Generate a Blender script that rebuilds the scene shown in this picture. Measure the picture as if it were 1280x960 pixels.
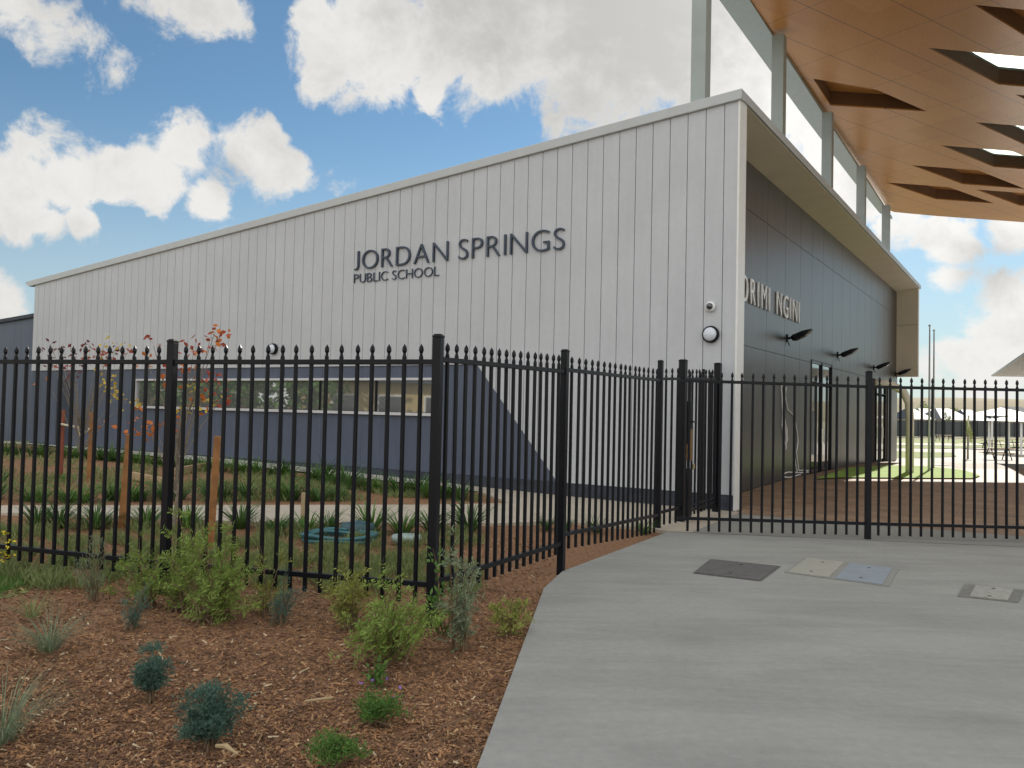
import bpy, bmesh, math, random
from mathutils import Vector, Matrix, noise as mnoise
random.seed(7)
R = math.radians
V = Vector
for o in list(bpy.data.objects): bpy.data.objects.remove(o)
scene = bpy.context.scene
COL = scene.collection

# ------------------------------------------------------------------ camera
FPX, PITCH, ROLL, EYE = 1035.4, .0328, .0224, 1.52
_cp, _sp, _c, _s = math.cos(PITCH), math.sin(PITCH), math.cos(ROLL), math.sin(ROLL)
FW = V((0, _cp, _sp)); UP0 = V((0, -_sp, _cp)); X0 = V((1, 0, 0))
XR = X0 * _c + UP0 * _s
YU = UP0 * _c - X0 * _s
ORG = V((0, 0, EYE))
cam_d = bpy.data.cameras.new('camera'); cam = bpy.data.objects.new('camera', cam_d); COL.objects.link(cam)
cam_d.sensor_width = 36; cam_d.lens = 36 * FPX / 1280; cam_d.clip_end = 6000; cam_d.clip_start = .05
m = Matrix((XR, YU, -FW)).transposed().to_4x4(); m.translation = ORG
cam.matrix_world = m
scene.camera = cam

# ------------------------------------------------------------------ light
SUN_AZ, SUN_EL = 31.0, 29.0
SUN_STRENGTH = 4.6
SKY_STRENGTH = .085
EXPOSURE = .35
CLOUD_FILL_GAIN = 1.74        # added fill light: unseen clouds out of view are brightened to lift the shaded foreground
scene.view_settings.view_transform = 'Standard'
scene.view_settings.look = 'None'
scene.view_settings.gamma = 1
scene.view_settings.exposure = EXPOSURE
scene.view_settings.use_curve_mapping = False
scene.render.engine = 'CYCLES'
scene.cycles.max_bounces = 8
scene.cycles.diffuse_bounces = 4

def ray(u, v):
    """direction through a pixel of the 1280x960 photograph (used to read real positions)"""
    return (FW + XR * ((u - 640) / FPX) - YU * ((v - 480) / FPX)).normalized()

sd = bpy.data.lights.new('sun', 'SUN'); sun = bpy.data.objects.new('sun', sd); COL.objects.link(sun)
sd.energy = SUN_STRENGTH; sd.angle = R(.6); sd.color = (1, .93, .82)
svec = V((math.sin(R(SUN_AZ)) * math.cos(R(SUN_EL)), math.cos(R(SUN_AZ)) * math.cos(R(SUN_EL)), math.sin(R(SUN_EL))))
sun.rotation_euler = svec.to_track_quat('Z', 'Y').to_euler()
sun.location = (30, 60, 40)

world = bpy.data.worlds.new('World'); scene.world = world; world.use_nodes = True
def build_world():
    nt = world.node_tree; N = nt.nodes; L = nt.links
    N.clear()
    out = N.new('ShaderNodeOutputWorld'); bg = N.new('ShaderNodeBackground')
    L.new(bg.outputs[0], out.inputs[0]); bg.inputs[1].default_value = SKY_STRENGTH
    sky = N.new('ShaderNodeTexSky'); sky.sky_type = 'NISHITA'; sky.sun_disc = False
    sky.sun_elevation = R(SUN_EL); sky.sun_rotation = R(SUN_AZ); sky.air_density = 1.0; sky.dust_density = .1; sky.ozone_density = 1.6
    tc = N.new('ShaderNodeTexCoord'); D = tc.outputs['Generated']
    def math_(op, a, b=None, c=None, clamp=False):
        n = N.new('ShaderNodeMath'); n.operation = op; n.use_clamp = clamp
        for i, x in enumerate((a, b, c)):
            if x is None: continue
            if isinstance(x, (int, float)): n.inputs[i].default_value = x
            else: L.new(x, n.inputs[i])
        return n.outputs[0]
    def noise_(scale, detail, rough, off=(0, 0, 0), dist=0, vscale=(1, 1, 1)):
        mp = N.new('ShaderNodeMapping'); mp.inputs[1].default_value = off; mp.inputs[3].default_value = vscale
        L.new(D, mp.inputs[0])
        n = N.new('ShaderNodeTexNoise'); n.inputs['Scale'].default_value = scale; n.inputs['Detail'].default_value = detail
        n.inputs['Roughness'].default_value = rough; n.inputs['Distortion'].default_value = dist
        L.new(mp.outputs[0], n.inputs['Vector']); return n
    # the clouds of that day: puffs at their own bearings in the sky, in pixels of the photograph -> directions
    blobs = [(430,62,74),(395,95,36),(480,85,62),(560,50,100),(640,30,118),(740,20,140),(840,20,116),(915,82,66),(400,25,38),(540,118,34),(600,92,50),
        (700,-90,170),(560,-100,150),(880,-60,170),(1020,60,150),(1120,180,120),
        (225,185,50),(300,195,58),(352,212,40),(196,222,46),(140,222,34),(88,232,38),(30,240,42),(-12,240,42),(60,272,24),(24,276,26),(104,272,20),(255,250,38),(335,172,30),
        (20,10,50,.6),(70,32,40,.5),(112,40,40,.35),(146,68,26,.3),(200,2,46,.5),(250,10,46,.55),(290,14,34,.4),(-4,374,40),(20,382,24,.6),(46,196,30,.3),(700,158,26,.4),(720,150,20,.3),(150,290,26,.2),(430,225,26,.15),
        (1195,306,36),(1262,292,30),(1185,350,30,.7),(1262,372,50,.8),(1215,410,40,.6),(1262,430,60),(1195,448,44,.8),(1160,470,44,.7),(1240,480,60,.9),(1290,400,30),(1110,290,20)]
    wn = noise_(5.5, 6, .62, (3.1, 1.7, .4))
    # warp the direction a little so the outlines billow
    sub = N.new('ShaderNodeVectorMath'); sub.operation = 'SUBTRACT'; L.new(wn.outputs['Color'], sub.inputs[0]); sub.inputs[1].default_value = (.5, .5, .5)
    sc = N.new('ShaderNodeVectorMath'); sc.operation = 'SCALE'; L.new(sub.outputs[0], sc.inputs[0]); sc.inputs['Scale'].default_value = .06
    ad = N.new('ShaderNodeVectorMath'); ad.operation = 'ADD'; L.new(D, ad.inputs[0]); L.new(sc.outputs[0], ad.inputs[1])
    DW = ad.outputs[0]
    f = None
    for bl_ in blobs:
        u, v, r = bl_[:3]; pk = bl_[3] if len(bl_) > 3 else 1.0
        d = ray(u, v)
        c = N.new('ShaderNodeVectorMath'); c.operation = 'DISTANCE'; L.new(DW, c.inputs[0]); c.inputs[1].default_value = d
        a = math_('MULTIPLY_ADD', c.outputs['Value'], -pk / (r * 1.04 / FPX), pk)
        f = a if f is None else math_('SMOOTH_MAX', f, a, .12)
    # rest of the sky, away from the photographed part: scattered cumulus, brightened below as added fill light
    g = noise_(2.4, 5, .55, (.3, 5.2, 2.2), 0, (1, 1, 1.7))
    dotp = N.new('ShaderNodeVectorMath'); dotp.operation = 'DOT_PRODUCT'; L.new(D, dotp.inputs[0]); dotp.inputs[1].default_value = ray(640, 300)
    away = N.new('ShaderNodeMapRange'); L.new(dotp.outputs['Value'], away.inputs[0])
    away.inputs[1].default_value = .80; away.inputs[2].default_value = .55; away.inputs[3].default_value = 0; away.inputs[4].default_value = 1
    gg = math_('MULTIPLY_ADD', g.outputs[0], 5.0, -1.95)
    gsel = math_('ADD', math_('MULTIPLY', gg, away.outputs[0]), math_('MULTIPLY_ADD', away.outputs[0], 2.0, -2.0))
    f = math_('MAXIMUM', f, gsel)
    n1 = noise_(17, 12, .66, (1.3, .2, 7.7), .3)
    n2 = noise_(5, 8, .6, (9.3, 4.2, 1.7), .2)
    nn = math_('ADD', math_('MULTIPLY_ADD', n1.outputs[0], 1.9, -.95), math_('MULTIPLY_ADD', n2.outputs[0], 1.5, -.75))
    dens = math_('ADD', f, nn)
    mr = N.new('ShaderNodeMapRange'); mr.interpolation_type = 'SMOOTHSTEP'; L.new(dens, mr.inputs[0])
    mr.inputs[1].default_value = .0; mr.inputs[2].default_value = .40
    alpha = mr.outputs[0]
    # thickness: the deep middles of the big clouds are grey, rims white
    gf = None
    for (u, v, r) in [(790,-10,230),(620,-10,150),(285,215,40),(1240,330,60)]:
        c = N.new('ShaderNodeVectorMath'); c.operation = 'DISTANCE'; L.new(DW, c.inputs[0]); c.inputs[1].default_value = ray(u, v)
        a = math_('MULTIPLY_ADD', c.outputs['Value'], -1.0 / (r / FPX), 1.0)
        gf = a if gf is None else math_('SMOOTH_MAX', gf, a, .25)
    th = N.new('ShaderNodeMapRange'); th.interpolation_type = 'SMOOTHSTEP'
    n3 = noise_(4.2, 4, .5, (2.2, 8.1, 3.3), .3); L.new(math_('ADD', math_('MAXIMUM', gf, .06), math_('ADD', math_('MULTIPLY_ADD', n3.outputs[0], 1.5, -.75), math_('MULTIPLY_ADD', n1.outputs[0], 1.5, -.75))), th.inputs[0]); th.inputs[1].default_value = -.15; th.inputs[2].default_value = 1.0
    K = 1.0 / SKY_STRENGTH
    mixc = N.new('ShaderNodeMix'); mixc.data_type = 'RGBA'
    L.new(th.outputs[0], mixc.inputs[0]); mixc.inputs[6].default_value = (.67 * K, .66 * K, .635 * K, 1); mixc.inputs[7].default_value = (.42 * K, .415 * K, .40 * K, 1)
    # towards the sun the cloud glows
    ds = N.new('ShaderNodeVectorMath'); ds.operation = 'DOT_PRODUCT'; L.new(D, ds.inputs[0]); ds.inputs[1].default_value = svec
    gl = N.new('ShaderNodeMapRange'); gl.interpolation_type = 'SMOOTHSTEP'; L.new(ds.outputs['Value'], gl.inputs[0]); gl.inputs[1].default_value = .86; gl.inputs[2].default_value = 1.0
    gl.inputs[3].default_value = 1; gl.inputs[4].default_value = 1.25
    fl = N.new('ShaderNodeMapRange'); fl.inputs[1].default_value = 0; fl.inputs[2].default_value = 1; fl.inputs[3].default_value = 1; fl.inputs[4].default_value = CLOUD_FILL_GAIN; L.new(away.outputs[0], fl.inputs[0])
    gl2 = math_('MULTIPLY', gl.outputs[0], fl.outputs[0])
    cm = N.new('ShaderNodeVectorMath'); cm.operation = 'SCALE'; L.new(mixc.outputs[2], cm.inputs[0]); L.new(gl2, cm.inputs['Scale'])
    # sky tint (phone picture: somewhat deeper and greener blue)
    tint = N.new('ShaderNodeMix'); tint.data_type = 'RGBA'; tint.blend_type = 'MULTIPLY'; tint.inputs[0].default_value = 1
    L.new(sky.outputs[0], tint.inputs[6]); tint.inputs[7].default_value = (.74, .91, .95, 1)
    # pale air low over the horizon
    sep = N.new('ShaderNodeSeparateXYZ'); L.new(D, sep.inputs[0])
    hz = N.new('ShaderNodeMapRange'); hz.interpolation_type = 'SMOOTHSTEP'; L.new(sep.outputs[2], hz.inputs[0]); hz.inputs[1].default_value = .34; hz.inputs[2].default_value = -.02
    hz.inputs[3].default_value = 0; hz.inputs[4].default_value = .75
    hm = N.new('ShaderNodeMix'); hm.data_type = 'RGBA'; L.new(hz.outputs[0], hm.inputs[0]); L.new(tint.outputs[2], hm.inputs[6]); hm.inputs[7].default_value = (.43 * K, .50 * K, .54 * K, 1)
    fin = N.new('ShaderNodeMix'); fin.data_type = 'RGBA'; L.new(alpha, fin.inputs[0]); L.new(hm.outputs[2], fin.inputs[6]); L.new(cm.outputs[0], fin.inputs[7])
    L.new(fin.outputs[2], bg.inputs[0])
build_world()
world.cycles.sampling_method = 'MANUAL'; world.cycles.sample_map_resolution = 512

# ------------------------------------------------------------------ helpers
A_ = .5731
D1 = V((-math.cos(A_), math.sin(A_), 0)); D2 = V((math.sin(A_), math.cos(A_), 0)); CN = V((3.59, 13.224, 0)); UZ = V((0, 0, 1))
HTOP, LEN, DEP, REC = 6.78, 21.36, 22.45, .758
def sm(x): x = max(0., min(1., x)); return x * x * (3 - 2 * x)
def h(x, y):
    p = V((x, y, 0)) - CN; t = p.dot(D1); s = p.dot(D2)
    z = .24 * sm(t / 15) * sm((y - 7) / 8)
    z += .15 * sm((s + 1) / 8) * sm((3 - t) / 3)
    z -= 1.0 * sm((y - 24) / 26)
    return z
def at(u, v, lift=0):
    """where the line of sight through photo pixel (u, v) meets the terrain"""
    d = ray(u, v); k = .5
    p = ORG + d * k
    while p.z > h(p.x, p.y) and k < 900:
        k *= 1.01; p = ORG + d * k
    lo, hi = k / 1.01, k
    for _ in range(25):
        mid = (lo + hi) / 2; p = ORG + d * mid
        if p.z > h(p.x, p.y): lo = mid
        else: hi = mid
    return V((p.x, p.y, h(p.x, p.y) + lift))
def onplane(u, v, P, n):
    d = ray(u, v); return ORG + d * ((P - ORG).dot(n) / d.dot(n))
def wallTZ(u, v): p = onplane(u, v, CN, D2); return (p - CN).dot(D1), p.z
def faceSZ(u, v): p = onplane(u, v, CN + D1 * REC, D1); return (p - CN).dot(D2), p.z
def proj(P):
    d = P - ORG; z = d.dot(FW); return 640 + FPX * d.dot(XR) / z, 480 - FPX * d.dot(YU) / z
def zat(P, v):
    lo, hi = -6, 40
    for _ in range(50):
        mid = (lo + hi) / 2
        if proj(V((P.x, P.y, mid)))[1] > v: lo = mid
        else: hi = mid
    return lo
def B(t, s, z): return CN + D1 * t + D2 * s + UZ * z      # building axes: t left along the long wall, s back, z up

def tag(o, label=None, cat=None, group=None, kind=None):
    if label: o['label'] = label
    if cat: o['category'] = cat
    if group: o['group'] = group
    if kind: o['kind'] = kind
    return o
def empty(name, loc, label, cat, group=None, rz=0):
    o = bpy.data.objects.new(name, None); COL.objects.link(o); o.location = loc; o.rotation_euler = (0, 0, rz)
    o.empty_display_size = .2
    tag(o, label, cat, group)
    o['_w'] = 1; bpy.context.view_layer.update(); del o['_w']
    return o
def link(name, me, mat, parent=None, world_space=True):
    o = bpy.data.objects.new(name, me); COL.objects.link(o)
    if mat:
        for mm in (mat if isinstance(mat, (list, tuple)) else [mat]): me.materials.append(mm)
    if parent:
        o.parent = parent
        if world_space: o.matrix_parent_inverse = parent.matrix_world.inverted()
    return o
class MB:
    def __init__(s): s.v = []; s.f = []; s.m = []; s.smooth = False
    def add(s, vs, fs, mi=0):
        n = len(s.v); s.v += [tuple(x) for x in vs]; s.f += [tuple(i + n for i in f) for f in fs]; s.m += [mi] * len(fs); return s
    def box8(s, p, mi=0): return s.add(p, [(0, 3, 2, 1), (4, 5, 6, 7), (0, 1, 5, 4), (1, 2, 6, 5), (2, 3, 7, 6), (3, 0, 4, 7)], mi)
    def box(s, c, sx, sy, sz, rot=None, mi=0):
        c = V(c); P = []
        for z in (-.5, .5):
            for x, y in ((-.5, -.5), (.5, -.5), (.5, .5), (-.5, .5)):
                q = V((x * sx, y * sy, z * sz)); P.append(c + (rot @ q if rot else q))
        return s.box8(P, mi)
    def bbox(s, t0, t1, s0, s1, z0, z1, mi=0):
        return s.box8([B(t0, s0, z0), B(t1, s0, z0), B(t1, s1, z0), B(t0, s1, z0), B(t0, s0, z1), B(t1, s0, z1), B(t1, s1, z1), B(t0, s1, z1)], mi)
    def prism(s, poly, vec, mi=0):
        n = len(poly); P = [V(p) for p in poly]; Q = [p + vec for p in P]
        fs = [tuple(range(n)), tuple(range(2 * n - 1, n - 1, -1))] + [(i, i + n, (i + 1) % n + n, (i + 1) % n) for i in range(n)]
        return s.add(P + Q, fs, mi)
    def tube(s, pts, rad, n=8, caps=True, mi=0):
        pts = [V(p) for p in pts]; k = len(pts); rr = rad if isinstance(rad, (list, tuple)) else [rad] * k
        vs = []; ref = None
        for i, p in enumerate(pts):
            d = (pts[min(i + 1, k - 1)] - pts[max(i - 1, 0)]).normalized()
            if ref is None: ref = d.orthogonal().normalized()
            ref = (ref - d * ref.dot(d)).normalized(); b = d.cross(ref)
            for j in range(n):
                a = 2 * math.pi * j / n; vs.append(p + (ref * math.cos(a) + b * math.sin(a)) * rr[i])
        fs = [(i * n + j, i * n + (j + 1) % n, (i + 1) * n + (j + 1) % n, (i + 1) * n + j) for i in range(k - 1) for j in range(n)]
        if caps: fs += [tuple(range(n - 1, -1, -1)), tuple((k - 1) * n + j for j in range(n))]
        return s.add(vs, fs, mi)
    def lathe(s, prof, c=(0, 0, 0), axis=None, n=24, mi=0):
        """prof = [(radius, height)]"""
        q = V(axis).to_track_quat('Z', 'Y').to_matrix() if axis else Matrix.Identity(3); c = V(c)
        vs = [c + q @ V((r * math.cos(2 * math.pi * j / n), r * math.sin(2 * math.pi * j / n), z)) for r, z in prof for j in range(n)]
        k = len(prof)
        fs = [(i * n + j, i * n + (j + 1) % n, (i + 1) * n + (j + 1) % n, (i + 1) * n + j) for i in range(k - 1) for j in range(n)]
        if prof[0][0] > 1e-5: fs.append(tuple(range(n - 1, -1, -1)))
        if prof[-1][0] > 1e-5: fs.append(tuple((k - 1) * n + j for j in range(n)))
        return s.add(vs, fs, mi)
    def mesh(s, name, smooth=False):
        me = bpy.data.meshes.new(name); me.from_pydata(s.v, [], s.f)
        if any(s.m): me.polygons.foreach_set('material_index', s.m)
        bm = bmesh.new(); bm.from_mesh(me); bmesh.ops.recalc_face_normals(bm, faces=bm.faces) if len(s.f) < 20000 else None; bm.to_mesh(me); bm.free()
        if smooth: me.polygons.foreach_set('use_smooth', [True] * len(me.polygons))
        me.update(); return me
    def build(s, name, mat, parent=None, smooth=False, bevel=0):
        o = link(name, s.mesh(name, smooth), mat, parent)
        if bevel:
            md = o.modifiers.new('bevel', 'BEVEL'); md.width = bevel; md.segments = 2; md.limit_method = 'ANGLE'
        return o

# ------------------------------------------------------------------ materials
def mat(name, col, rough=.6, metal=0., var=.12, scale=8, bump=0., bscale=40, spec=.5, coat=0, col2=None, fine=0, trans=0, detail=6):
    m_ = bpy.data.materials.new(name); m_.use_nodes = True; nt = m_.node_tree; N = nt.nodes; L = nt.links
    p = N['Principled BSDF']; p.inputs['Roughness'].default_value = rough; p.inputs['Metallic'].default_value = metal
    p.inputs['Specular IOR Level'].default_value = spec; p.inputs['Coat Weight'].default_value = coat
    if trans: p.inputs['Transmission Weight'].default_value = trans
    tc = N.new('ShaderNodeTexCoord')
    n = N.new('ShaderNodeTexNoise'); n.inputs['Scale'].default_value = scale; n.inputs['Detail'].default_value = detail; n.inputs['Roughness'].default_value = .6
    L.new(tc.outputs['Object'], n.inputs['Vector'])
    cr = N.new('ShaderNodeMix'); cr.data_type = 'RGBA'
    mr = N.new('ShaderNodeMapRange'); mr.inputs[1].default_value = .3; mr.inputs[2].default_value = .7; L.new(n.outputs[0], mr.inputs[0]); L.new(mr.outputs[0], cr.inputs[0])
    c2 = col2 or tuple(min(1, c * (1 + var)) for c in col)
    c1 = col if col2 else tuple(c * (1 - var) for c in col)
    cr.inputs[6].default_value = (*c1, 1); cr.inputs[7].default_value = (*c2, 1)
    last = cr.outputs[2]
    if fine:
        f = N.new('ShaderNodeTexNoise'); f.inputs['Scale'].default_value = scale * 14; f.inputs['Detail'].default_value = 3; L.new(tc.outputs['Object'], f.inputs['Vector'])
        fm = N.new('ShaderNodeMapRange'); fm.inputs[1].default_value = .3; fm.inputs[2].default_value = .7; fm.inputs[3].default_value = 1 - fine; fm.inputs[4].default_value = 1 + fine; L.new(f.outputs[0], fm.inputs[0])
        mx = N.new('ShaderNodeVectorMath'); mx.operation = 'SCALE'; L.new(last, mx.inputs[0]); L.new(fm.outputs[0], mx.inputs['Scale']); last = mx.outputs[0]
    L.new(last, p.inputs['Base Color'])
    if bump:
        b = N.new('ShaderNodeTexNoise'); b.inputs['Scale'].default_value = bscale; b.inputs['Detail'].default_value = 5; L.new(tc.outputs['Object'], b.inputs['Vector'])
        bp = N.new('ShaderNodeBump'); bp.inputs['Strength'].default_value = bump; bp.inputs['Distance'].default_value = .02; L.new(b.outputs[0], bp.inputs['Height']); L.new(bp.outputs[0], p.inputs['Normal'])
    return m_
M = {}
M['black'] = mat('black powder coat', (.005, .006, .009), .36, var=.25, scale=3, bump=.02, spec=.22)
M['white_clad'] = mat('off white cladding', (.495, .51, .54), .55, var=.05, scale=.8, fine=.02)
M['trim'] = mat('light grey metal trim', (.46, .48, .49), .4, var=.05, scale=2)
M['edge_white'] = mat('white edge trim', (.75, .75, .73), .4, var=.04)
M['blue_wall'] = mat('dark blue grey cladding', (.078, .096, .145), .5, var=.08, scale=1.2, fine=.03)
M['joint'] = mat('shadow joint backing', (.16, .165, .17), .8)
M['plinth'] = mat('dark brick plinth', (.035, .042, .062), .7, var=.3, scale=12, bump=.2)
M['dark_panel'] = mat('charcoal fibre cement panel', (.046, .043, .041), .34, var=.22, scale=1.1, fine=.05, spec=.6)
M['dark_gap'] = mat('black panel joint', (.015, .015, .015), .9)
M['cream'] = mat('cream soffit panel', (.82, .75, .62), .5, var=.05, scale=1.5)
M['cream_wall'] = mat('cream side panel', (.64, .58, .47), .5, var=.05, scale=1.5)
M['steel'] = mat('grey painted steel column', (.33, .37, .36), .45, var=.08, scale=2)
M['blade'] = mat('grey green eave metal', (.32, .37, .36), .4, var=.06)
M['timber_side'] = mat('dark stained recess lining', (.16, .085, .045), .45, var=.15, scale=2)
M['glass_dark'] = mat('dark window glass', (.018, .02, .022), .03, var=.2, spec=1.0, coat=.6)
M['window_glass'] = mat('tinted mirror glass', (.34, .35, .35), .02, metal=.75, var=.05)
M['window_frame'] = mat('silver window frame', (.58, .58, .60), .35, metal=.1, var=.04)
M['bright_letters'] = mat('brushed silver letters', (.80, .80, .78), .4, metal=.0, var=.05)
M['navy_letters'] = mat('navy letters', (.03, .045, .075), .45, var=.1)
M['lens'] = mat('opal light lens', (.62, .66, .74), .15, var=.03, coat=.5)
M['white_plastic'] = mat('white plastic', (.72, .72, .72), .35, var=.03)
M['bronze'] = mat('tarnished brass lock', (.35, .20, .07), .35, metal=.7, var=.3, scale=20)
M['chrome'] = mat('metal gleam', (.6, .6, .58), .3, metal=.8)
def wood_mat():
    m_ = bpy.data.materials.new('orange timber veneer soffit'); m_.use_nodes = True; nt = m_.node_tree; N = nt.nodes; L = nt.links
    p = N['Principled BSDF']; p.inputs['Roughness'].default_value = .36; p.inputs['Specular IOR Level'].default_value = .25
    tc = N.new('ShaderNodeTexCoord'); sx = N.new('ShaderNodeSeparateXYZ'); L.new(tc.outputs['Object'], sx.inputs[0])
    def mt(op, a, b=None, c=None):
        n = N.new('ShaderNodeMath'); n.operation = op
        for i, x in enumerate((a, b, c)):
            if x is None: continue
            if isinstance(x, (int, float)): n.inputs[i].default_value = x
            else: L.new(x, n.inputs[i])
        return n.outputs[0]
    # lattice coordinates along e1=(3.0,1.27) and e2=(1.5,1.85) (s,t) -> panel joints
    X, Y = sx.outputs[0], sx.outputs[1]
    det = 3.0 * 1.85 - 1.5 * 1.27
    a = mt('ADD', mt('MULTIPLY', X, .946), mt('MULTIPLY', Y, .326))
    b = mt('ADD', mt('MULTIPLY', X, -.423), mt('MULTIPLY', Y, .906))
    # x and y below are object coordinates (s, t)
    def lines(c, per, off, w):
        fr = mt('FRACT', mt('MULTIPLY_ADD', c, 1 / per, off)); d = mt('ABSOLUTE', mt('SUBTRACT', fr, .5))
        return mt('LESS_THAN', d, w / per), mt('FLOOR', mt('MULTIPLY_ADD', c, 1 / per, off))
    l1, i1 = lines(b, 1.18, .246, .009); l2, i2 = lines(a, 2.4, .646, .007)
    joint = mt('MAXIMUM', l1, l2)
    wn = N.new('ShaderNodeTexWhiteNoise'); cb = N.new('ShaderNodeCombineXYZ'); L.new(i1, cb.inputs[0]); L.new(i2, cb.inputs[1]); L.new(cb.outputs[0], wn.inputs['Vector'])
    mp = N.new('ShaderNodeMapping'); mp.inputs['Rotation'].default_value = (0, 0, -.4); mp.inputs['Scale'].default_value = (1.2, 22, 6); L.new(tc.outputs['Object'], mp.inputs[0])
    g = N.new('ShaderNodeTexNoise'); g.inputs['Scale'].default_value = 1.6; g.inputs['Detail'].default_value = 8; g.inputs['Distortion'].default_value = .4; L.new(mp.outputs[0], g.inputs['Vector'])
    fac = mt('ADD', mt('MULTIPLY', g.outputs[0], .8), mt('MULTIPLY', wn.outputs['Value'], .32))
    mx = N.new('ShaderNodeMix'); mx.data_type = 'RGBA'; L.new(fac, mx.inputs[0]); mx.inputs[6].default_value = (.38, .15, .036, 1); mx.inputs[7].default_value = (.56, .27, .085, 1)
    mj = N.new('ShaderNodeMix'); mj.data_type = 'RGBA'; L.new(joint, mj.inputs[0]); L.new(mx.outputs[2], mj.inputs[6]); mj.inputs[7].default_value = (.10, .055, .03, 1)
    L.new(mj.outputs[2], p.inputs['Base Color']); return m_
M['wood'] = wood_mat()
def concrete_mat(name, col, wave=.09):
    m_ = mat(name, col, .72, var=.07, scale=1.3, bump=.12, bscale=120, fine=.05, spec=.3); nt = m_.node_tree; N = nt.nodes; L = nt.links
    p = N['Principled BSDF']; src = p.inputs['Base Color'].links[0].from_socket
    tc = N.new('ShaderNodeTexCoord'); mp = N.new('ShaderNodeMapping'); mp.inputs['Scale'].default_value = (.35, 1.5, 1); mp.inputs['Rotation'].default_value = (0, 0, -.12); L.new(tc.outputs['Object'], mp.inputs[0])
    w = N.new('ShaderNodeTexNoise'); w.inputs['Scale'].default_value = 1.5; w.inputs['Detail'].default_value = 7; w.inputs['Roughness'].default_value = .62; w.inputs['Distortion'].default_value = .7; L.new(mp.outputs[0], w.inputs['Vector'])
    mr = N.new('ShaderNodeMapRange'); mr.inputs[1].default_value = .36; mr.inputs[2].default_value = .56; mr.inputs[3].default_value = 1 - wave; mr.inputs[4].default_value = 1.03; L.new(w.outputs[0], mr.inputs[0])
    sp = N.new('ShaderNodeTexNoise'); sp.inputs['Scale'].default_value = 34; sp.inputs['Detail'].default_value = 2; L.new(tc.outputs['Object'], sp.inputs['Vector'])
    sr = N.new('ShaderNodeMapRange'); sr.inputs[1].default_value = .24; sr.inputs[2].default_value = .33; sr.inputs[3].default_value = .8; sr.inputs[4].default_value = 1; L.new(sp.outputs[0], sr.inputs[0])
    mu = N.new('ShaderNodeMath'); mu.operation = 'MULTIPLY'; L.new(mr.outputs[0], mu.inputs[0]); L.new(sr.outputs[0], mu.inputs[1])
    sc = N.new('ShaderNodeVectorMath'); sc.operation = 'SCALE'; L.new(src, sc.inputs[0]); L.new(mu.outputs[0], sc.inputs['Scale']); L.new(sc.outputs[0], p.inputs['Base Color'])
    return m_
M['concrete'] = concrete_mat('smooth grey concrete', (.295, .297, .278), .12)
M['conc_edge'] = mat('pale concrete edging', (.46, .44, .40), .8, var=.08, bump=.1)
M['path'] = mat('beige concrete path', (.44, .385, .31), .8, var=.08, scale=2, fine=.06)
M['conc_far'] = mat('pale plaza concrete', (.30, .265, .21), .8, var=.07, scale=1, fine=.05)
M['strip'] = mat('grey concrete strip', (.25, .25, .23), .8, var=.08, scale=1.5, fine=.05)
M['turf'] = mat('bright artificial turf', (.27, .42, .06), .9, var=.2, scale=3, fine=.2)
M['lawn'] = mat('patchy lawn', (.22, .23, .07), .95, scale=1.2, col2=(.14, .20, .05), fine=.25)
M['dry'] = mat('dry grass ground', (.20, .17, .09), .95, scale=.2, col2=(.14, .15, .06), fine=.2)
M['hill'] = mat('far dry hill', (.22, .17, .09), .95, scale=.03, col2=(.12, .12, .06))
M['mulch'] = mat('brown bark mulch', (.13, .062, .029), .95, scale=28, col2=(.39, .21, .105), bump=1.0, bscale=90, fine=.4)
def brown_paving():
    m_ = mat('brown paving', (.29, .20, .135), .7, var=.2, scale=2, fine=.15, spec=.3); nt = m_.node_tree; N = nt.nodes; L = nt.links
    p = N['Principled BSDF']; src = p.inputs['Base Color'].links[0].from_socket
    tc = N.new('ShaderNodeTexCoord'); mp = N.new('ShaderNodeMapping'); mp.inputs['Rotation'].default_value = (0, 0, A_); mp.inputs['Scale'].default_value = (1, 1, 1); L.new(tc.outputs['Object'], mp.inputs[0])
    b = N.new('ShaderNodeTexBrick'); b.inputs['Scale'].default_value = 1; b.inputs['Brick Width'].default_value = .4; b.inputs['Row Height'].default_value = .2; b.inputs['Mortar Size'].default_value = .006
    b.inputs['Color1'].default_value = (.85, .85, .85, 1); b.inputs['Color2'].default_value = (1.15, 1.1, 1.05, 1); b.inputs['Mortar'].default_value = (.6, .6, .6, 1); L.new(mp.outputs[0], b.inputs['Vector'])
    mx = N.new('ShaderNodeMix'); mx.data_type = 'RGBA'; mx.blend_type = 'MULTIPLY'; mx.inputs[0].default_value = 1; L.new(src, mx.inputs[6]); L.new(b.outputs[0], mx.inputs[7]); L.new(mx.outputs[2], p.inputs['Base Color'])
    return m_
M['brown'] = brown_paving()

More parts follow.
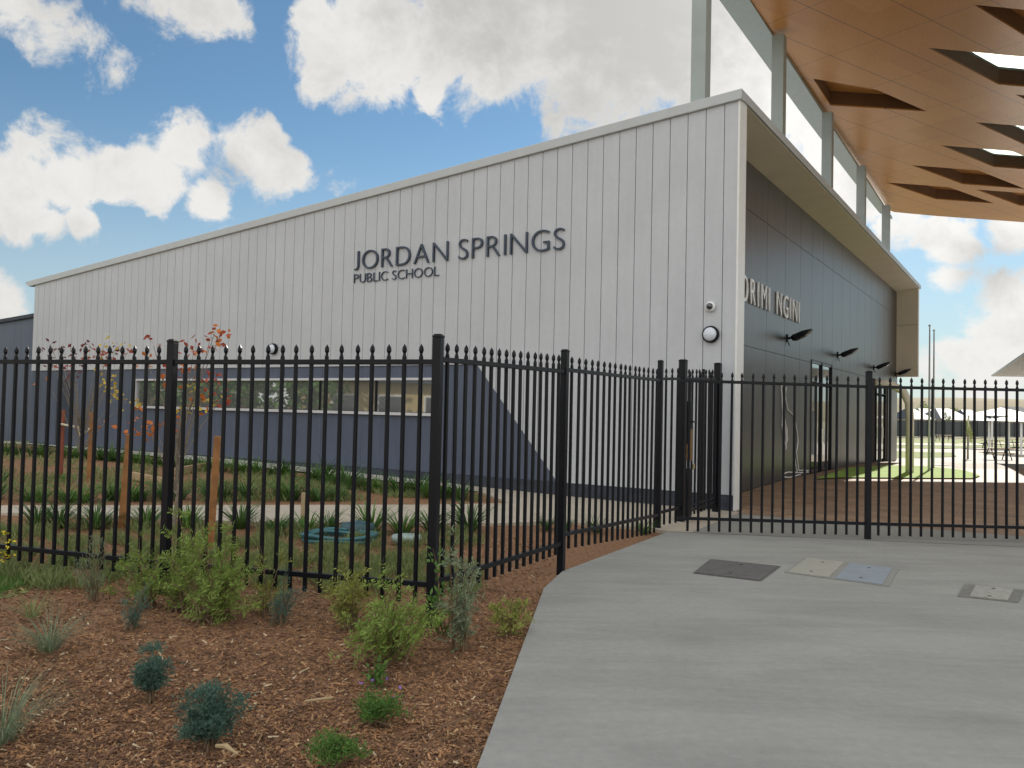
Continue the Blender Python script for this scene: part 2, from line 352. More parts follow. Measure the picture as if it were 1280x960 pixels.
def streaks(m_, amt, sc=(5, 5, .35), s2=2.0):
    nt = m_.node_tree; N = nt.nodes; L = nt.links; p = N['Principled BSDF']; src = p.inputs['Base Color'].links[0].from_socket
    tc = N.new('ShaderNodeTexCoord'); mp = N.new('ShaderNodeMapping'); mp.inputs['Scale'].default_value = sc; L.new(tc.outputs['Object'], mp.inputs[0])
    n = N.new('ShaderNodeTexNoise'); n.inputs['Scale'].default_value = s2; n.inputs['Detail'].default_value = 6; n.inputs['Roughness'].default_value = .65; L.new(mp.outputs[0], n.inputs['Vector'])
    mr = N.new('ShaderNodeMapRange'); mr.inputs[1].default_value = .35; mr.inputs[2].default_value = .65; mr.inputs[3].default_value = 1 - amt; mr.inputs[4].default_value = 1 + amt * .5; L.new(n.outputs[0], mr.inputs[0])
    sc_ = N.new('ShaderNodeVectorMath'); sc_.operation = 'SCALE'; L.new(src, sc_.inputs[0]); L.new(mr.outputs[0], sc_.inputs['Scale']); L.new(sc_.outputs[0], p.inputs['Base Color'])
streaks(M['white_clad'], .03); streaks(M['blue_wall'], .12); streaks(M['dark_panel'], .25); streaks(M['plinth'], .2)
# ------------------------------------------------------------------ ground
def sheet(name, pts, lift, m_, step=1.2, thick=0, noise=0, kind='structure', extra=None):
    bm = bmesh.new(); vs = [bm.verts.new((p[0], p[1], 0)) for p in pts]; bm.faces.new(vs)
    bmesh.ops.triangulate(bm, faces=bm.faces[:])
    xs = [p[0] for p in pts]; ys = [p[1] for p in pts]
    for ax, lo, hi in ((0, min(xs), max(xs)), (1, min(ys), max(ys))):
        n = int((hi - lo) / step)
        for i in range(1, n + 1):
            c = lo + (hi - lo) * i / (n + 1); co = (c, 0, 0) if ax == 0 else (0, c, 0); no = (1, 0, 0) if ax == 0 else (0, 1, 0)
            bmesh.ops.bisect_plane(bm, geom=bm.verts[:] + bm.edges[:] + bm.faces[:], plane_co=co, plane_no=no)
    for v in bm.verts:
        z = h(v.co.x, v.co.y) + lift
        if noise: z += noise * (mnoise.noise(V((v.co.x * 2.1, v.co.y * 2.1, 1))) + .6 * mnoise.noise(V((v.co.x * 7, v.co.y * 7, 3))) + .45 * mnoise.noise(V((v.co.x * 21, v.co.y * 21, 5))))
        v.co.z = z
    bmesh.ops.recalc_face_normals(bm, faces=bm.faces)
    if sum(f.normal.z for f in bm.faces) < 0: bmesh.ops.reverse_faces(bm, faces=bm.faces)
    if thick:
        r = bmesh.ops.extrude_face_region(bm, geom=bm.faces[:])
        for v in [g for g in r['geom'] if isinstance(g, bmesh.types.BMVert)]: pass
        top = set(v for v in r['geom'] if isinstance(v, bmesh.types.BMVert))
        for v in bm.verts:
            if v not in top: v.co.z -= thick
    me = bpy.data.meshes.new(name); bm.to_mesh(me); bm.free()
    if noise: me.polygons.foreach_set('use_smooth', [True] * len(me.polygons))
    o = link(name, me, m_)
    if kind: o['kind'] = kind
    return o
def px(*uv): return [at(u, v) for u, v in uv]

# base terrain: fine near, coarse to the horizon
def terrain():
    xs = [-3000, -1200, -500, -250, -120, -80] + [-60 + 2.5 * i for i in range(57)] + [100, 130, 180, 260, 500, 1200, 3000]
    ys = [-1500, -400, -120, -60, -30, -15] + [-5 + 1.5 * i for i in range(50)] + [76, 85, 100, 120, 150, 200, 280, 400, 800, 1600, 4500]
    vs = [(x, y, h(x, y) - .06) for y in ys for x in xs]; n = len(xs)
    fs = [(j * n + i, j * n + i + 1, (j + 1) * n + i + 1, (j + 1) * n + i) for j in range(len(ys) - 1) for i in range(n - 1)]
    me = bpy.data.meshes.new('ground'); me.from_pydata(vs, [], fs); me.update()
    o = link('ground', me, M['dry']); o['kind'] = 'structure'
terrain()

e0 = at(596, 960); e1 = at(680, 735); e2 = at(703, 714); e3 = at(835, 664.5)
edge_dir = (e0 - e1).normalized()
e_near = e0 + edge_dir * 5
slab_far_r = at(1280, 684)
fr_dir = (slab_far_r - e3).normalized(); e4 = e3 + fr_dir * 22
slab_pts = [e_near, e0, e1, e2, e3, e4, V((26, -4, 0)), V((e_near.x, -4, 0))]
sheet('concrete_forecourt', slab_pts, 0.0, M['concrete'], thick=.14, step=.8)
# mulch bed in front and behind the fence
mul = [V((-16, -3, 0)), V((e_near.x - .01, -3, 0)), e_near - V((.012, 0, 0)), e0 - V((.012, 0, 0)), e1 - V((.012, 0, 0)), e2 + V((-.012, .01, 0)), e3 + V((-.012, .01, 0)), at(812, 660), at(700, 650), at(620, 652), at(310, 650), at(160, 643.5), at(0, 639.5), at(-260, 633), V((-16, 9, 0))]
# fine mesh near the camera, coarser behind
bed_near = sheet('mulch_bed', mul, -.035, M['mulch'], step=.09, noise=.014)
pf = [at(-260, 630), at(0, 632), at(150, 632), at(310, 631.5), at(540, 631), at(637, 628.5)]
pn = [at(-260, 634.5), at(0, 641.5), at(160, 645.5), at(310, 652.5), at(620, 654.5), at(700, 651.5), at(812, 660.5)]
wb = [B(t, -.03, 0) for t in (LEN + 6, 18, 15, 12, 9, 6, 3, 0)]       # foot of the long wall
sheet('garden_path', pn + [e3 + V((0, .02, 0)), e3 + fr_dir * .3 + V((0, .02, 0)), B(-.1, -.06, 0)] + [p for p in reversed(wb[3:])] + [at(600, 614), at(637, 629)] + [p for p in reversed(pf[:-1])], .004, M['path'], step=1.6, thick=.12)
inner = pf + [at(600, 615), at(540, 607.5), at(420, 594.5), at(320, 584.5), at(175, 569), at(45, 556), at(-200, 545)]
sheet('planted_bed', inner, -.02, M['mulch'], step=.35, noise=.014)
sheet('wall_edging_strip', [at(600, 615), at(540, 607.5), at(420, 594.5), at(320, 584.5), at(175, 569), at(45, 556), at(-200, 545)] + [B(LEN + 6, -.03, 0), B(15, -.03, 0), B(9, -.03, 0), B(5.5, -.03, 0)], .012, M['conc_edge'], step=1.4)
# right: grey strip, brown paving, plaza, turf
s0 = e3 + V((0.01, .012, 0)); s1 = e4 + V((0, .012, 0))
br = [at(921, 642.5), at(1000, 650), at(1280, 671)]; br_d = (br[2] - br[0]).normalized(); br3 = br[2] + fr_dir * 18
sheet('concrete_strip', [s0, s1, br3, br[2], br[0], B(-.1, -.06, 0)], .002, M['strip'], step=.8)
far_l = B(0, 24, 0)
sheet('brown_paving', [br[0] + V((0, .01, 0)), br[2] + V((0, .01, 0)), br3 + V((0, .01, 0)), V((30, 20.8, 0)), at(1280, 586), at(1200, 586), B(-.05, DEP, 0), B(REC - .02, DEP, 0), B(REC - .02, .25, 0), B(0, .25, 0)], .004, M['brown'], step=.8)
sheet('plaza_paving', [B(4, DEP + .02, 0), B(-.05, DEP, 0), at(1200, 586), at(1280, 586), V((30, 20.8, 0)), V((60, 21, 0)), V((60, 62, 0)), at(1150, 557) + V((-6, 6, 0)), B(6, DEP + 18, 0)], .006, M['conc_far'], step=2.5)
turf_px = [(1020, 600), (1060, 598.5), (1215, 599.5), (1226, 596), (1205, 589), (1160, 584), (1110, 583), (1060, 586)]
sheet('turf_patch', px(*turf_px), .035, M['turf'], step=2)
sheet('lawn_patch', px((1120, 573), (1196, 571), (1190, 566), (1120, 564)), .03, M['lawn'], step=3)
sheet('lawn_beyond', px((1100, 560), (1330, 559.5), (1330, 549), (1100, 549)), .03, M['lawn'], step=6)
sheet('far_footpath', px((1100, 556.6), (1330, 556), (1330, 553.5), (1100, 554)), .06, M['conc_far'], step=8)
sheet('grass_patch', px((-60, 722), (40, 721), (48, 726), (32, 737), (-10, 748), (-60, 752)), -.032, M['lawn'], step=.09, noise=.014)

# ------------------------------------------------------------------ school building
bld = empty('school_building', B(8, 6, 0), 'long low school building with sloping roofline, pale vertical cladding above a dark blue base', 'building')
def H(t): return HTOP - (HTOP - 5.14) / LEN * t
tA, tB = 5.071, 3.231; ZJ, ZP = 2.42, .265
def bot(t): return ZP if t <= tB else (ZJ if t >= tA else ZP + (ZJ - ZP) * (t - tB) / (tA - tB))
# structural core behind the claddings
core = MB()
core.prism([B(REC + .12, .02, -.3), B(LEN, .02, -.3), B(LEN, .02, H(LEN) - .1), B(REC + .12, .02, H(REC) - .1)], D2 * (DEP - .04))
core.build('wall', M['joint'], bld)
# white boards
cl = MB(); g = .3117; t0 = .244; edges = [0.0] + [t0 + g * i for i in range(int((LEN - t0) / g) + 1)] + [LEN]
gap = .006
for a, b in zip(edges[:-1], edges[1:]):
    a2 = a + (gap if a > 0 else 0); b2 = b - (gap if b < LEN else 0)
    if b2 - a2 < .02: continue
    ts = sorted(set([a2, b2] + [q for q in (tA, tB) if a2 < q < b2]))
    poly = [B(t, -.045, bot(t)) for t in ts] + [B(b2, -.045, H(b2) - .02), B(a2, -.045, H(a2) - .02)]
    cl.prism(poly, D2 * .055)
cl.build('cladding', M['white_clad'], bld)
# return of the white wall past the end face and backing strip
w = MB(); w.prism([B(0, .0, .0), B(REC + .2, .0, .0), B(REC + .2, .0, H(REC) - .03), B(0, .0, H(0) - .03)], D2 * .30)
w.build('corner_return', M['cream_wall'], bld)
w = MB(); w.bbox(-.012, .02, -.05, .305, 0.02, HTOP - .05); w.build('corner_trim', M['edge_white'], bld, bevel=.004)
# blue base
bw = MB(); te = [0.02] + [tB + 1.2 * i for i in range(16)]
te = [t for t in te if t < LEN] + [LEN]
doorT = (wallTZ(90, 500)[0], wallTZ(72, 500)[0])
wt0, wt1 = wallTZ(548, 490)[0], wallTZ(172, 490)[0]; WZ0, WZ1 = 1.385, 2.15
for a, b in zip(te[:-1], te[1:]):
    if b < tB + .01: continue
    a2, b2 = a + .003, b - .003
    ztop = lambda t: ZP + .0 if t <= tB else bot(t)
    def piece(p, q, z0, z1f):
        if q - p < .01: return
        ts = sorted(set([p, q] + [x for x in (tA,) if p < x < q])); bw.prism([B(p, -.02, z0), B(q, -.02, z0)] + [B(t, -.02, z1f(t)) for t in reversed(ts)], D2 * .03)
    lo, hi = max(a2, wt0), min(b2, wt1)
    if lo < hi:
        piece(a2, lo, ZP, ztop); piece(hi, b2, ZP, ztop)
        bw.bbox(lo, hi, -.02, .01, ZP, WZ0); bw.bbox(lo, hi, -.02, .01, WZ1, ZJ)
    else: piece(a2, b2, ZP, ztop)
bw.build('lower_wall', M['blue_wall'], bld)
pl = MB(); pl.bbox(.0, LEN, -.035, .0, -.1, ZP - .008); pl.bbox(tB - .05, LEN, -.032, -.0205, ZP - .004, ZP + .006); pl.build('plinth', M['plinth'], bld)
tr = MB(); tr.bbox(tA, LEN, -.05, -.02, ZJ - .012, ZJ + .01); tr.build('flashing', M['trim'], bld)
# parapet cap with the rounded gutter end on the left
cap = MB()
cap.prism([B(-.05, -.10, H(0) + .0), B(-.05, -.10, H(0) - .17), B(LEN + .25, -.10, H(LEN + .25) - .17), B(LEN + .45, -.10, H(LEN) - .10), B(LEN + .45, -.10, H(LEN + .45) + .0)], D2 * .16)
cap.build('parapet_cap', M['trim'], bld, bevel=.012)
rf = MB(); rf.prism([B(0.02, .06, H(0) - .02), B(LEN + .3, .06, H(LEN + .3) - .02), B(LEN + .3, .06, H(LEN + .3) - .14), B(0.02, .06, H(0) - .14)], D2 * (DEP - .1))
rf.build('roof', M['trim'], bld)
# end fascia + soffit of the portal
fa = MB(); fa.prism([B(-.05, .062, HTOP - .0), B(-.05, .062, HTOP - .15), B(.10, .062, HTOP - .15), B(.10, .062, HTOP - .0)], D2 * (DEP + .04)); fa.build('fascia', M['trim'], bld, bevel=.01)
so = MB(); n = 8
for i in range(n):
    a, b = .31 + (DEP - .32) * i / n + .004, .31 + (DEP - .32) * (i + 1) / n - .004
    so.box8([B(.0, a, HTOP - .16), B(REC + .02, a, 6.51), B(REC + .02, b, 6.51), B(.0, b, HTOP - .16), B(.0, a, HTOP - .10), B(REC + .02, a, 6.6), B(REC + .02, b, 6.6), B(.0, b, HTOP - .10)])
so.build('soffit', M['cream'], bld)
wg = MB(); wg.bbox(.0, REC + .1, DEP - .30, DEP, 3.2, 5.2); wg.bbox(.0, REC + .1, DEP - .30, DEP, 5.212, HTOP - .16); wg.build('wing_wall', M['cream_wall'], bld)
# charcoal end face
rows = [(-.05, 2.89), (2.90, 5.563), (5.573, 6.60)]
cols = [.30, 1.55, 2.75, 4.3, 5.74, 7.1, 8.2]
dA, dB = 8.25, 10.65; eA, eB = 17.7, 19.7
cols_lo = cols + [dA]
def colsplit(ex):
    c = list(cols); x = 9.43 if ex else 8.25
    c = [q for q in c if q < 8.2] + [8.25]
    x = 8.25
    while x < DEP - 1.2:
        x += 1.2; c.append(x)
    c.append(DEP - .01); return c
cc = colsplit(False); fp = MB()
for (z0, z1) in rows:
    for a, b in zip(cc[:-1], cc[1:]):
        if b - a < .05: continue
        if z0 < 1:
            if a >= dA - .01 and b <= dB + .02: continue
            if a < eB - .1 and b > eA + .1: continue
        fp.bbox(REC, REC + .03, a + .006, b - .006, z0, z1)
fp.build('charcoal_panels', M['dark_panel'], bld)
bk = MB()
bk.bbox(REC + .032, REC + .13, .29, DEP - .01, 3.02, 6.6); bk.bbox(REC + .032, REC + .13, .29, dA, -.1, 3.02); bk.bbox(REC + .032, REC + .13, dB, eA, -.1, 3.02); bk.bbox(REC + .032, REC + .13, eB, DEP - .01, -.1, 3.02)
bk.build('panel_backing', M['dark_gap'], bld)
def entry(a, b, ztop, lab):
    fr = MB()
    for (p, q, z0, z1) in ((a, a + .06, 0, ztop), (b - .06, b, 0, ztop), (a, b, ztop - .06, ztop), (a, b, 2.35, 2.42), ((a + b) / 2 - .04, (a + b) / 2 + .04, 0, ztop)):
        fr.bbox(REC - .015, REC + .09, p, q, z0 + .08, z1)
    f = fr.build('door_frame', M['black'], bld)
    if lab: f['label'] = lab
    mid = (a + b) / 2
    for (p, q) in ((a + .06, mid - .04), (mid + .04, b - .06)):
        d = MB(); d.bbox(REC + .03, REC + .06, p, q, .12, 2.34); d.build('door', M['glass_dark'], f)
        d = MB(); d.bbox(REC + .03, REC + .06, p, q, 2.43, ztop - .07); d.build('transom_pane', M['glass_dark'], f)
        hp = q - .1 if p < mid - .2 else p + .1
        k = MB(); k.tube([B(REC - .05, hp, .85), B(REC - .05, hp, 1.25)], .014); k.build('door_handle', M['chrome'], f)
entry(dA, dB, 2.96, None); entry(eA, eB, 2.85, None)
# service door in the blue wall, far left
d = MB(); d.bbox(doorT[0], doorT[1], -.034, -.021, ZP, 2.15); d.build('service_door', mat('navy steel door', (.03, .04, .07), .4), bld)
# ribbon window
wf = MB()
wf.bbox(wt0, wt1, -.10, .0, WZ0, WZ0 + .06); wf.bbox(wt0, wt1, -.09, .0, WZ1 - .05, WZ1); wf.bbox(wt0, wt0 + .05, -.09, .0, WZ0 + .062, WZ1 - .052); wf.bbox(wt1 - .05, wt1, -.09, .0, WZ0 + .062, WZ1 - .052)
wf = wf.build('window', M['window_frame'], bld)
bkk = MB(); bkk.bbox(wt0 + .05, wt1 - .05, -.012, .005, WZ0 + .062, WZ1 - .052); bkk.build('window_reveal', M['dark_gap'], wf)
muls = [wallTZ(u, 490)[0] for u in (472, 402, 300)]
bounds = [wt0 + .055] + muls + [wt1 - .055]
for i, (a, b) in enumerate(zip(bounds[:-1], bounds[1:])):
    p = MB(); p.bbox(a + .022, b - .022, -.035, -.022, WZ0 + .07, WZ1 - .06); p.build('window_pane', M['window_glass'], wf)
for a in muls:
    p = MB(); p.bbox(a - .02, a + .02, -.06, -.02, WZ0 + .063, WZ1 - .053); p.build('mullion', M['black'], wf)

# darker neighbouring block at the far left
def sidetz(u, v): p = onplane(u, v, CN + D2 * 3, D2); return (p - CN).dot(D1), p.z
nb = empty('side_block', B(LEN + 6, 6, 0), 'dark slate coloured building block standing behind the left end of the long pale wall', 'building')
ta, za = sidetz(46, 392); tb, zb = sidetz(0, 400); sl = (zb - za) / (tb - ta)
p = MB()
t = LEN + .1
while t < ta + 16:
    p.prism([B(t, 3, -.3), B(t + 1.19, 3, -.3), B(t + 1.19, 3, za + sl * (t + 1.19 - ta) - .12), B(t, 3, za + sl * (t - ta) - .12)], D2 * 8); t += 1.2
p.build('wall', M['blue_wall'], nb)
p = MB(); p.prism([B(LEN + .1, 2.9, za + sl * (LEN - ta)), B(t, 2.9, za + sl * (t - ta)), B(t, 2.9, za + sl * (t - ta) - .13), B(LEN + .1, 2.9, za + sl * (LEN - ta) - .13)], D2 * 8.2); p.build('roof_edge', M['plinth'], nb)

# ------------------------------------------------------------------ lettering
def glyph(ch, size, depth, off=0, sx=1):
    cu = bpy.data.curves.new('glyph', 'FONT'); cu.body = ch; cu.size = size; cu.extrude = depth; cu.offset = off; cu.resolution_u = 6
    ob = bpy.data.objects.new('glyph', cu); COL.objects.link(ob); bpy.context.view_layer.update()
    dg = bpy.context.evaluated_depsgraph_get(); me = bpy.data.meshes.new_from_object(ob.evaluated_get(dg)); bpy.data.objects.remove(ob)
    me.materials.clear()
    return me
def lettering(parent, text, height, width, origin, xdir, ydir, out, m_, off=0, gapf=.12, space=.42, depth=.02):
    """letters of cap height and total width along xdir, each its own mesh"""
    s = height / .73; items = []; x = 0
    for ch in text:
        if ch == ' ': x += space * height; continue
        me = glyph(ch, s, depth, off)
        xs = [v.co.x for v in me.vertices]; ys = [v.co.y for v in me.vertices]
        items.append((me, x, min(xs), max(xs), min(ys), max(ys))); x += max(xs) - min(xs) + gapf * height
    tot = x - gapf * height; k = width / tot
    capk = height / max(1e-6, max(i[5] for i in items if True) - 0)
    for me, x, a, b, c, d_ in items:
        desc = c < -.08 * height
        for v in me.vertices:
            X = (v.co.x - a + x) * k; Y = (v.co.y - c) / (d_ - c) * height if desc else v.co.y * capk; Z = v.co.z + depth
            v.co = origin + xdir * X + ydir * Y + out * Z
        me.update(); link('letter', me, m_, parent)
sg = empty('school_name_sign', B(6, -.05, 4.4), 'large navy capital letters reading JORDAN SPRINGS on the pale cladding', 'sign')
tl, zl = wallTZ(446, 337.5); trr, zr = wallTZ(708, 315)
lettering(sg, 'JORDAN SPRINGS', .405, tl - trr, B(tl, -.05, 4.46), -D1, UZ, -D2, M['navy_letters'], off=-.009, gapf=.20, space=.36)
sg2 = empty('school_type_sign', B(7, -.05, 4.1), 'small navy capital letters reading PUBLIC SCHOOL under the larger name', 'sign')
tl, zl = wallTZ(445, 353); trr, zr = wallTZ(551, 347)
lettering(sg2, 'PUBLIC SCHOOL', .195, tl - trr, B(tl, -.05, 4.185), -D1, UZ, -D2, M['navy_letters'], off=-.004, gapf=.16, space=.36, depth=.012)
sg3 = empty('hall_name_sign', B(REC, 4.5, 4), 'tall narrow pale raised letters reading ORIMI NGINI on the charcoal end wall', 'sign')
lettering(sg3, 'ORIMI NGINI', .50, 4.45, B(REC - .01, 2.48, 3.74), D2, UZ, -D1, M['bright_letters'], off=-.002, gapf=.42, space=.85, depth=.014)

# mural: white line figure on the charcoal wall
mu = empty('wall_line_art', B(REC, 6.3, .2), 'thin white line drawing of a tall long legged bird on the lower charcoal wall', 'wall art')
def fpt(u, v): s_, z_ = faceSZ(u, v); return B(REC - .008, s_, z_)
strokes = [[(976, 481), (979, 484), (984, 512), (992, 520), (996, 540), (997, 552), (995, 566), (998, 588), (1010, 588)],
    [(982, 484), (980, 500), (978, 512), (981, 527), (982, 545), (982, 562)], [(976, 481), (977, 500), (978, 520), (977, 532), (981, 556), (984, 550), (983, 536), (979, 524)],
    [(992, 566), (994, 580), (996, 590)], [(979, 592), (985, 590), (1000, 591), (1010, 590)], [(979, 592), (978, 596), (986, 597), (1000, 593)]]
for st in strokes:
    b = MB(); b.tube([fpt(*q) for q in st], .016, n=6); b.build('stroke', mat('white mural paint', (.6, .6, .58), .6), mu)

# ------------------------------------------------------------------ fixtures
def bulkhead(u, v, dia, lab):
    t, z = wallTZ(u, v); c = B(t, -.05, z)
    o = empty('bulkhead_light', c, lab, 'wall light', 'round bulkhead lights on the pale wall')
    b = MB(); b.lathe([(dia * .5, 0), (dia * .52, .03), (dia * .5, .07), (dia * .43, .085), (dia * .41, .06)], c, -D2, 32); b.build('housing', M['black'], o, smooth=True)
    b = MB(); b.lathe([(dia * .42, .05), (dia * .41, .085), (dia * .30, .115), (dia * .15, .128), (0, .13)], c, -D2, 32); b.build('lens', M['lens'], o, smooth=True)
bulkhead(890.5, 418.5, .27, 'round wall light with black ring on the pale wall near the building corner')
bulkhead(345, 436.5, .25, 'round wall light low on the pale wall, half hidden by the left fence pickets')
t, z = wallTZ(890, 384); c = B(t, -.05, z)
o = empty('dome_camera', c, 'small white dome security camera above the round wall light at the corner', 'camera')
b = MB(); b.lathe([(.085, 0), (.088, .03), (.075, .06), (.055, .07)], c, -D2, 24); b.build('mount', M['white_plastic'], o, smooth=True)
b = MB(); b.lathe([(.058, .06), (.052, .09), (.03, .112), (0, .12)], c, -D2, 24); b.build('dome', M['glass_dark'], o, smooth=True)
sc_lab = ['wall spotlight nearest the corner on the charcoal wall, under the raised letters', 'second wall spotlight from the corner, above the first glass door',
          'third wall spotlight from the corner on the charcoal wall', 'farthest wall spotlight at the far edge of the charcoal wall']
for i, (u, v) in enumerate(((984, 423), (1047, 444), (1092, 459.5), (1120, 467.5))):
    s_, z_ = faceSZ(u, v); s_ = min(s_, DEP - .5); c = B(REC, s_, z_)
    o = empty('wall_spotlight', c, sc_lab[i], 'spotlight', 'spotlights along the charcoal wall')
    N_ = -D1
    b = MB(); b.box8([c + D2 * a + UZ * zz + N_ * q for zz in (-.09, .09) for a, q in ((-.06, 0), (.06, 0), (.06, .03), (-.06, .03))]); b.build('wall_plate', M['black'], o, bevel=.005)
    b = MB(); b.tube([c + N_ * .02, c + N_ * .16 + UZ * .02], .028, 10); b.build('arm', M['black'], o)
    ax = (N_ + UZ * .42).normalized(); up = (UZ - N_ * .42).normalized(); q0 = c + N_ * .10
    b = MB()
    secs = [(0, .06, .06), (.06, .10, .085), (.30, .11, .075), (.40, .10, .045), (.48, .08, .018)]
    vs = []
    for k, wv, hv in secs:
        for a, q in ((-1, -1), (1, -1), (1, .6), (-1, .6)): vs.append(q0 + ax * k + D2 * a * wv + up * q * hv)
    fs = [(0, 1, 2, 3), tuple(len(vs) - 4 + j for j in (3, 2, 1, 0))] + [(4 * k + j, 4 * k + (j + 1) % 4, 4 * k + 4 + (j + 1) % 4, 4 * k + 4 + j) for k in range(len(secs) - 1) for j in range(4)]
    b.add(vs, fs); b.build('lamp_head', M['black'], o, bevel=.006)
    b = MB(); b.box8([q0 + ax * k + D2 * a + up * q for q in (-.072, -.064) for k, a in ((.14, -.06), (.36, -.06), (.36, .06), (.14, .06))]); b.build('lamp_glass', M['lens'], o)
    b = MB(); b.tube([c + N_ * .03 - UZ * .09, c + N_ * .05 - UZ * .17], .012, 6); b.build('cable_gland', M['black'], o)

# ------------------------------------------------------------------ canopy
canopy = empty('entrance_canopy', B(-4, 8, 0), 'big raised canopy with orange timber soffit and diamond shaped openings on grey columns', 'canopy')
# soffit plane in object coordinates x = s (along D2), y = -t (outward), z up
Z0 = 10.08; SL = -.036; S_REF = 5.55
def CP(s_, o_, dz=0): return CN + D2 * s_ - D1 * o_ + UZ * (Z0 + SL * (s_ - S_REF) + dz)
mx = Matrix(((D2.x, -D1.x, 0, 0), (D2.y, -D1.y, 0, 0), (SL, 0, 1, 0), (0, 0, 0, 1)))
mx.translation = CN + UZ * (Z0 - SL * S_REF)
e1v, e2v = (3.0, 1.27), (1.5, 1.85); av, bv = (3.9, 1.62), (-1.7, 1.03); A6 = (16.9, .39)
holes = []; specials = []
outer = [(.5, -1.16), (10, -1.16), (22.6, -1.13), (23.0, -1.0), (24.3, .4), (25.6, 2.0), (26.9, 3.6), (27.8, 5.5), (28.2, 8), (28, 15), (.5, 15)]
def inside(s_, o_):
    if o_ < -1.0 or o_ > 14 or s_ < .9: return False
    lim = 22.8 + (o_ + 1.1) * .85 if o_ < 5 else 27.6
    return s_ < lim - .5
glazed = {}
ci = 0
for i in range(-7, 4):
    for j in range(-3, 14):
        s_ = A6[0] + i * av[0] + j * bv[0]; o_ = A6[1] + i * av[1] + j * bv[1]
        q = [(s_, o_), (s_ + e1v[0], o_ + e1v[1]), (s_ + e1v[0] + e2v[0], o_ + e1v[1] + e2v[1]), (s_ + e2v[0], o_ + e2v[1])]
        if not all(inside(*x) for x in q): continue
        keep = (i, j) in ((0, 0), (0, -1), (0, 1), (0, 2), (1, -1), (1, -2), (0, 3), (-1, 3), (-1, 2), (1, 0), (-2, 4), (-1, 4)) or ((i * 5 + j * 3) % 4 in (0, 1) and o_ > 3.2)
        if (i, j) in ((-1, 1), (-2, 2), (-2, 1), (-1, 0), (-1, -1)): keep = False
        if not keep: continue
        holes.append((q, (i, j) in ((0, 1), (-1, 3), (-1, 2), (0, 2)) or (o_ > 3.2 and (i + j) % 2 == 0)))
holes.append(([(8.45, -.83), (10.45, -.83), (12.05, 1.38), (9.9, .44)], False))
holes = [hh for hh in holes if not (hh[0][0][0] < 12.6 and hh[0][2][0] > 8.2 and hh[0][0][1] < 1.2)] + [holes[-1]]
def flat_with_holes(name, zoff, thick, m_, fillmode='BOTH'):
    cu = bpy.data.curves.new(name, 'CURVE'); cu.dimensions = '2D'; cu.fill_mode = fillmode; cu.extrude = thick / 2
    for poly in [outer] + [hh[0] for hh in holes]:
        sp = cu.splines.new('POLY'); sp.points.add(len(poly) - 1)
        for k, (x, y) in enumerate(poly): sp.points[k].co = (x, y, 0, 1)
        sp.use_cyclic_u = True
    ob = bpy.data.objects.new(name, cu); COL.objects.link(ob); bpy.context.view_layer.update()
    dg = bpy.context.evaluated_depsgraph_get(); me = bpy.data.meshes.new_from_object(ob.evaluated_get(dg)); bpy.data.objects.remove(ob)
    for v in me.vertices: v.co.z += zoff
    me.materials.clear(); me.update()
    o2 = link(name, me, m_, canopy, False); o2.matrix_parent_inverse = canopy.matrix_world.inverted(); o2.matrix_basis = mx
    return o2
flat_with_holes('soffit', .02, .04, M['wood'])
M['skylight'] = mat('frosted skylight sheet', (.40, .47, .43), .35, var=.05, trans=.6)
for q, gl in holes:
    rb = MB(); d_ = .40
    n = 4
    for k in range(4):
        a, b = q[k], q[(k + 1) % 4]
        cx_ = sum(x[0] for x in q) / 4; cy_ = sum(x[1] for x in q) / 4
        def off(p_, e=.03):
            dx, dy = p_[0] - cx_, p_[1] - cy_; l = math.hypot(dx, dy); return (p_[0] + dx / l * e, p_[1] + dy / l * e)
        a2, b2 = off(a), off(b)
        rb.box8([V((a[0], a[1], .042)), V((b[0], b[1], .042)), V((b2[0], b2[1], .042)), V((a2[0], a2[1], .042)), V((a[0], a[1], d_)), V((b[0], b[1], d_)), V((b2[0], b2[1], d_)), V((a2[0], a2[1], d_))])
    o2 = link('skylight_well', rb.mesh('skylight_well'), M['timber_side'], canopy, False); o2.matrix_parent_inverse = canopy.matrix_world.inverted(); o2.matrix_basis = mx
    pb = MB(); pb.prism([V((x, y, d_ + .003)) for x, y in [off(x, .05) for x in q]], V((0, 0, .03)))
    o3 = link('skylight_sheet' if gl else 'well_lid', pb.mesh('sheet'), M['skylight'] if gl else M['wood'], o2, False)
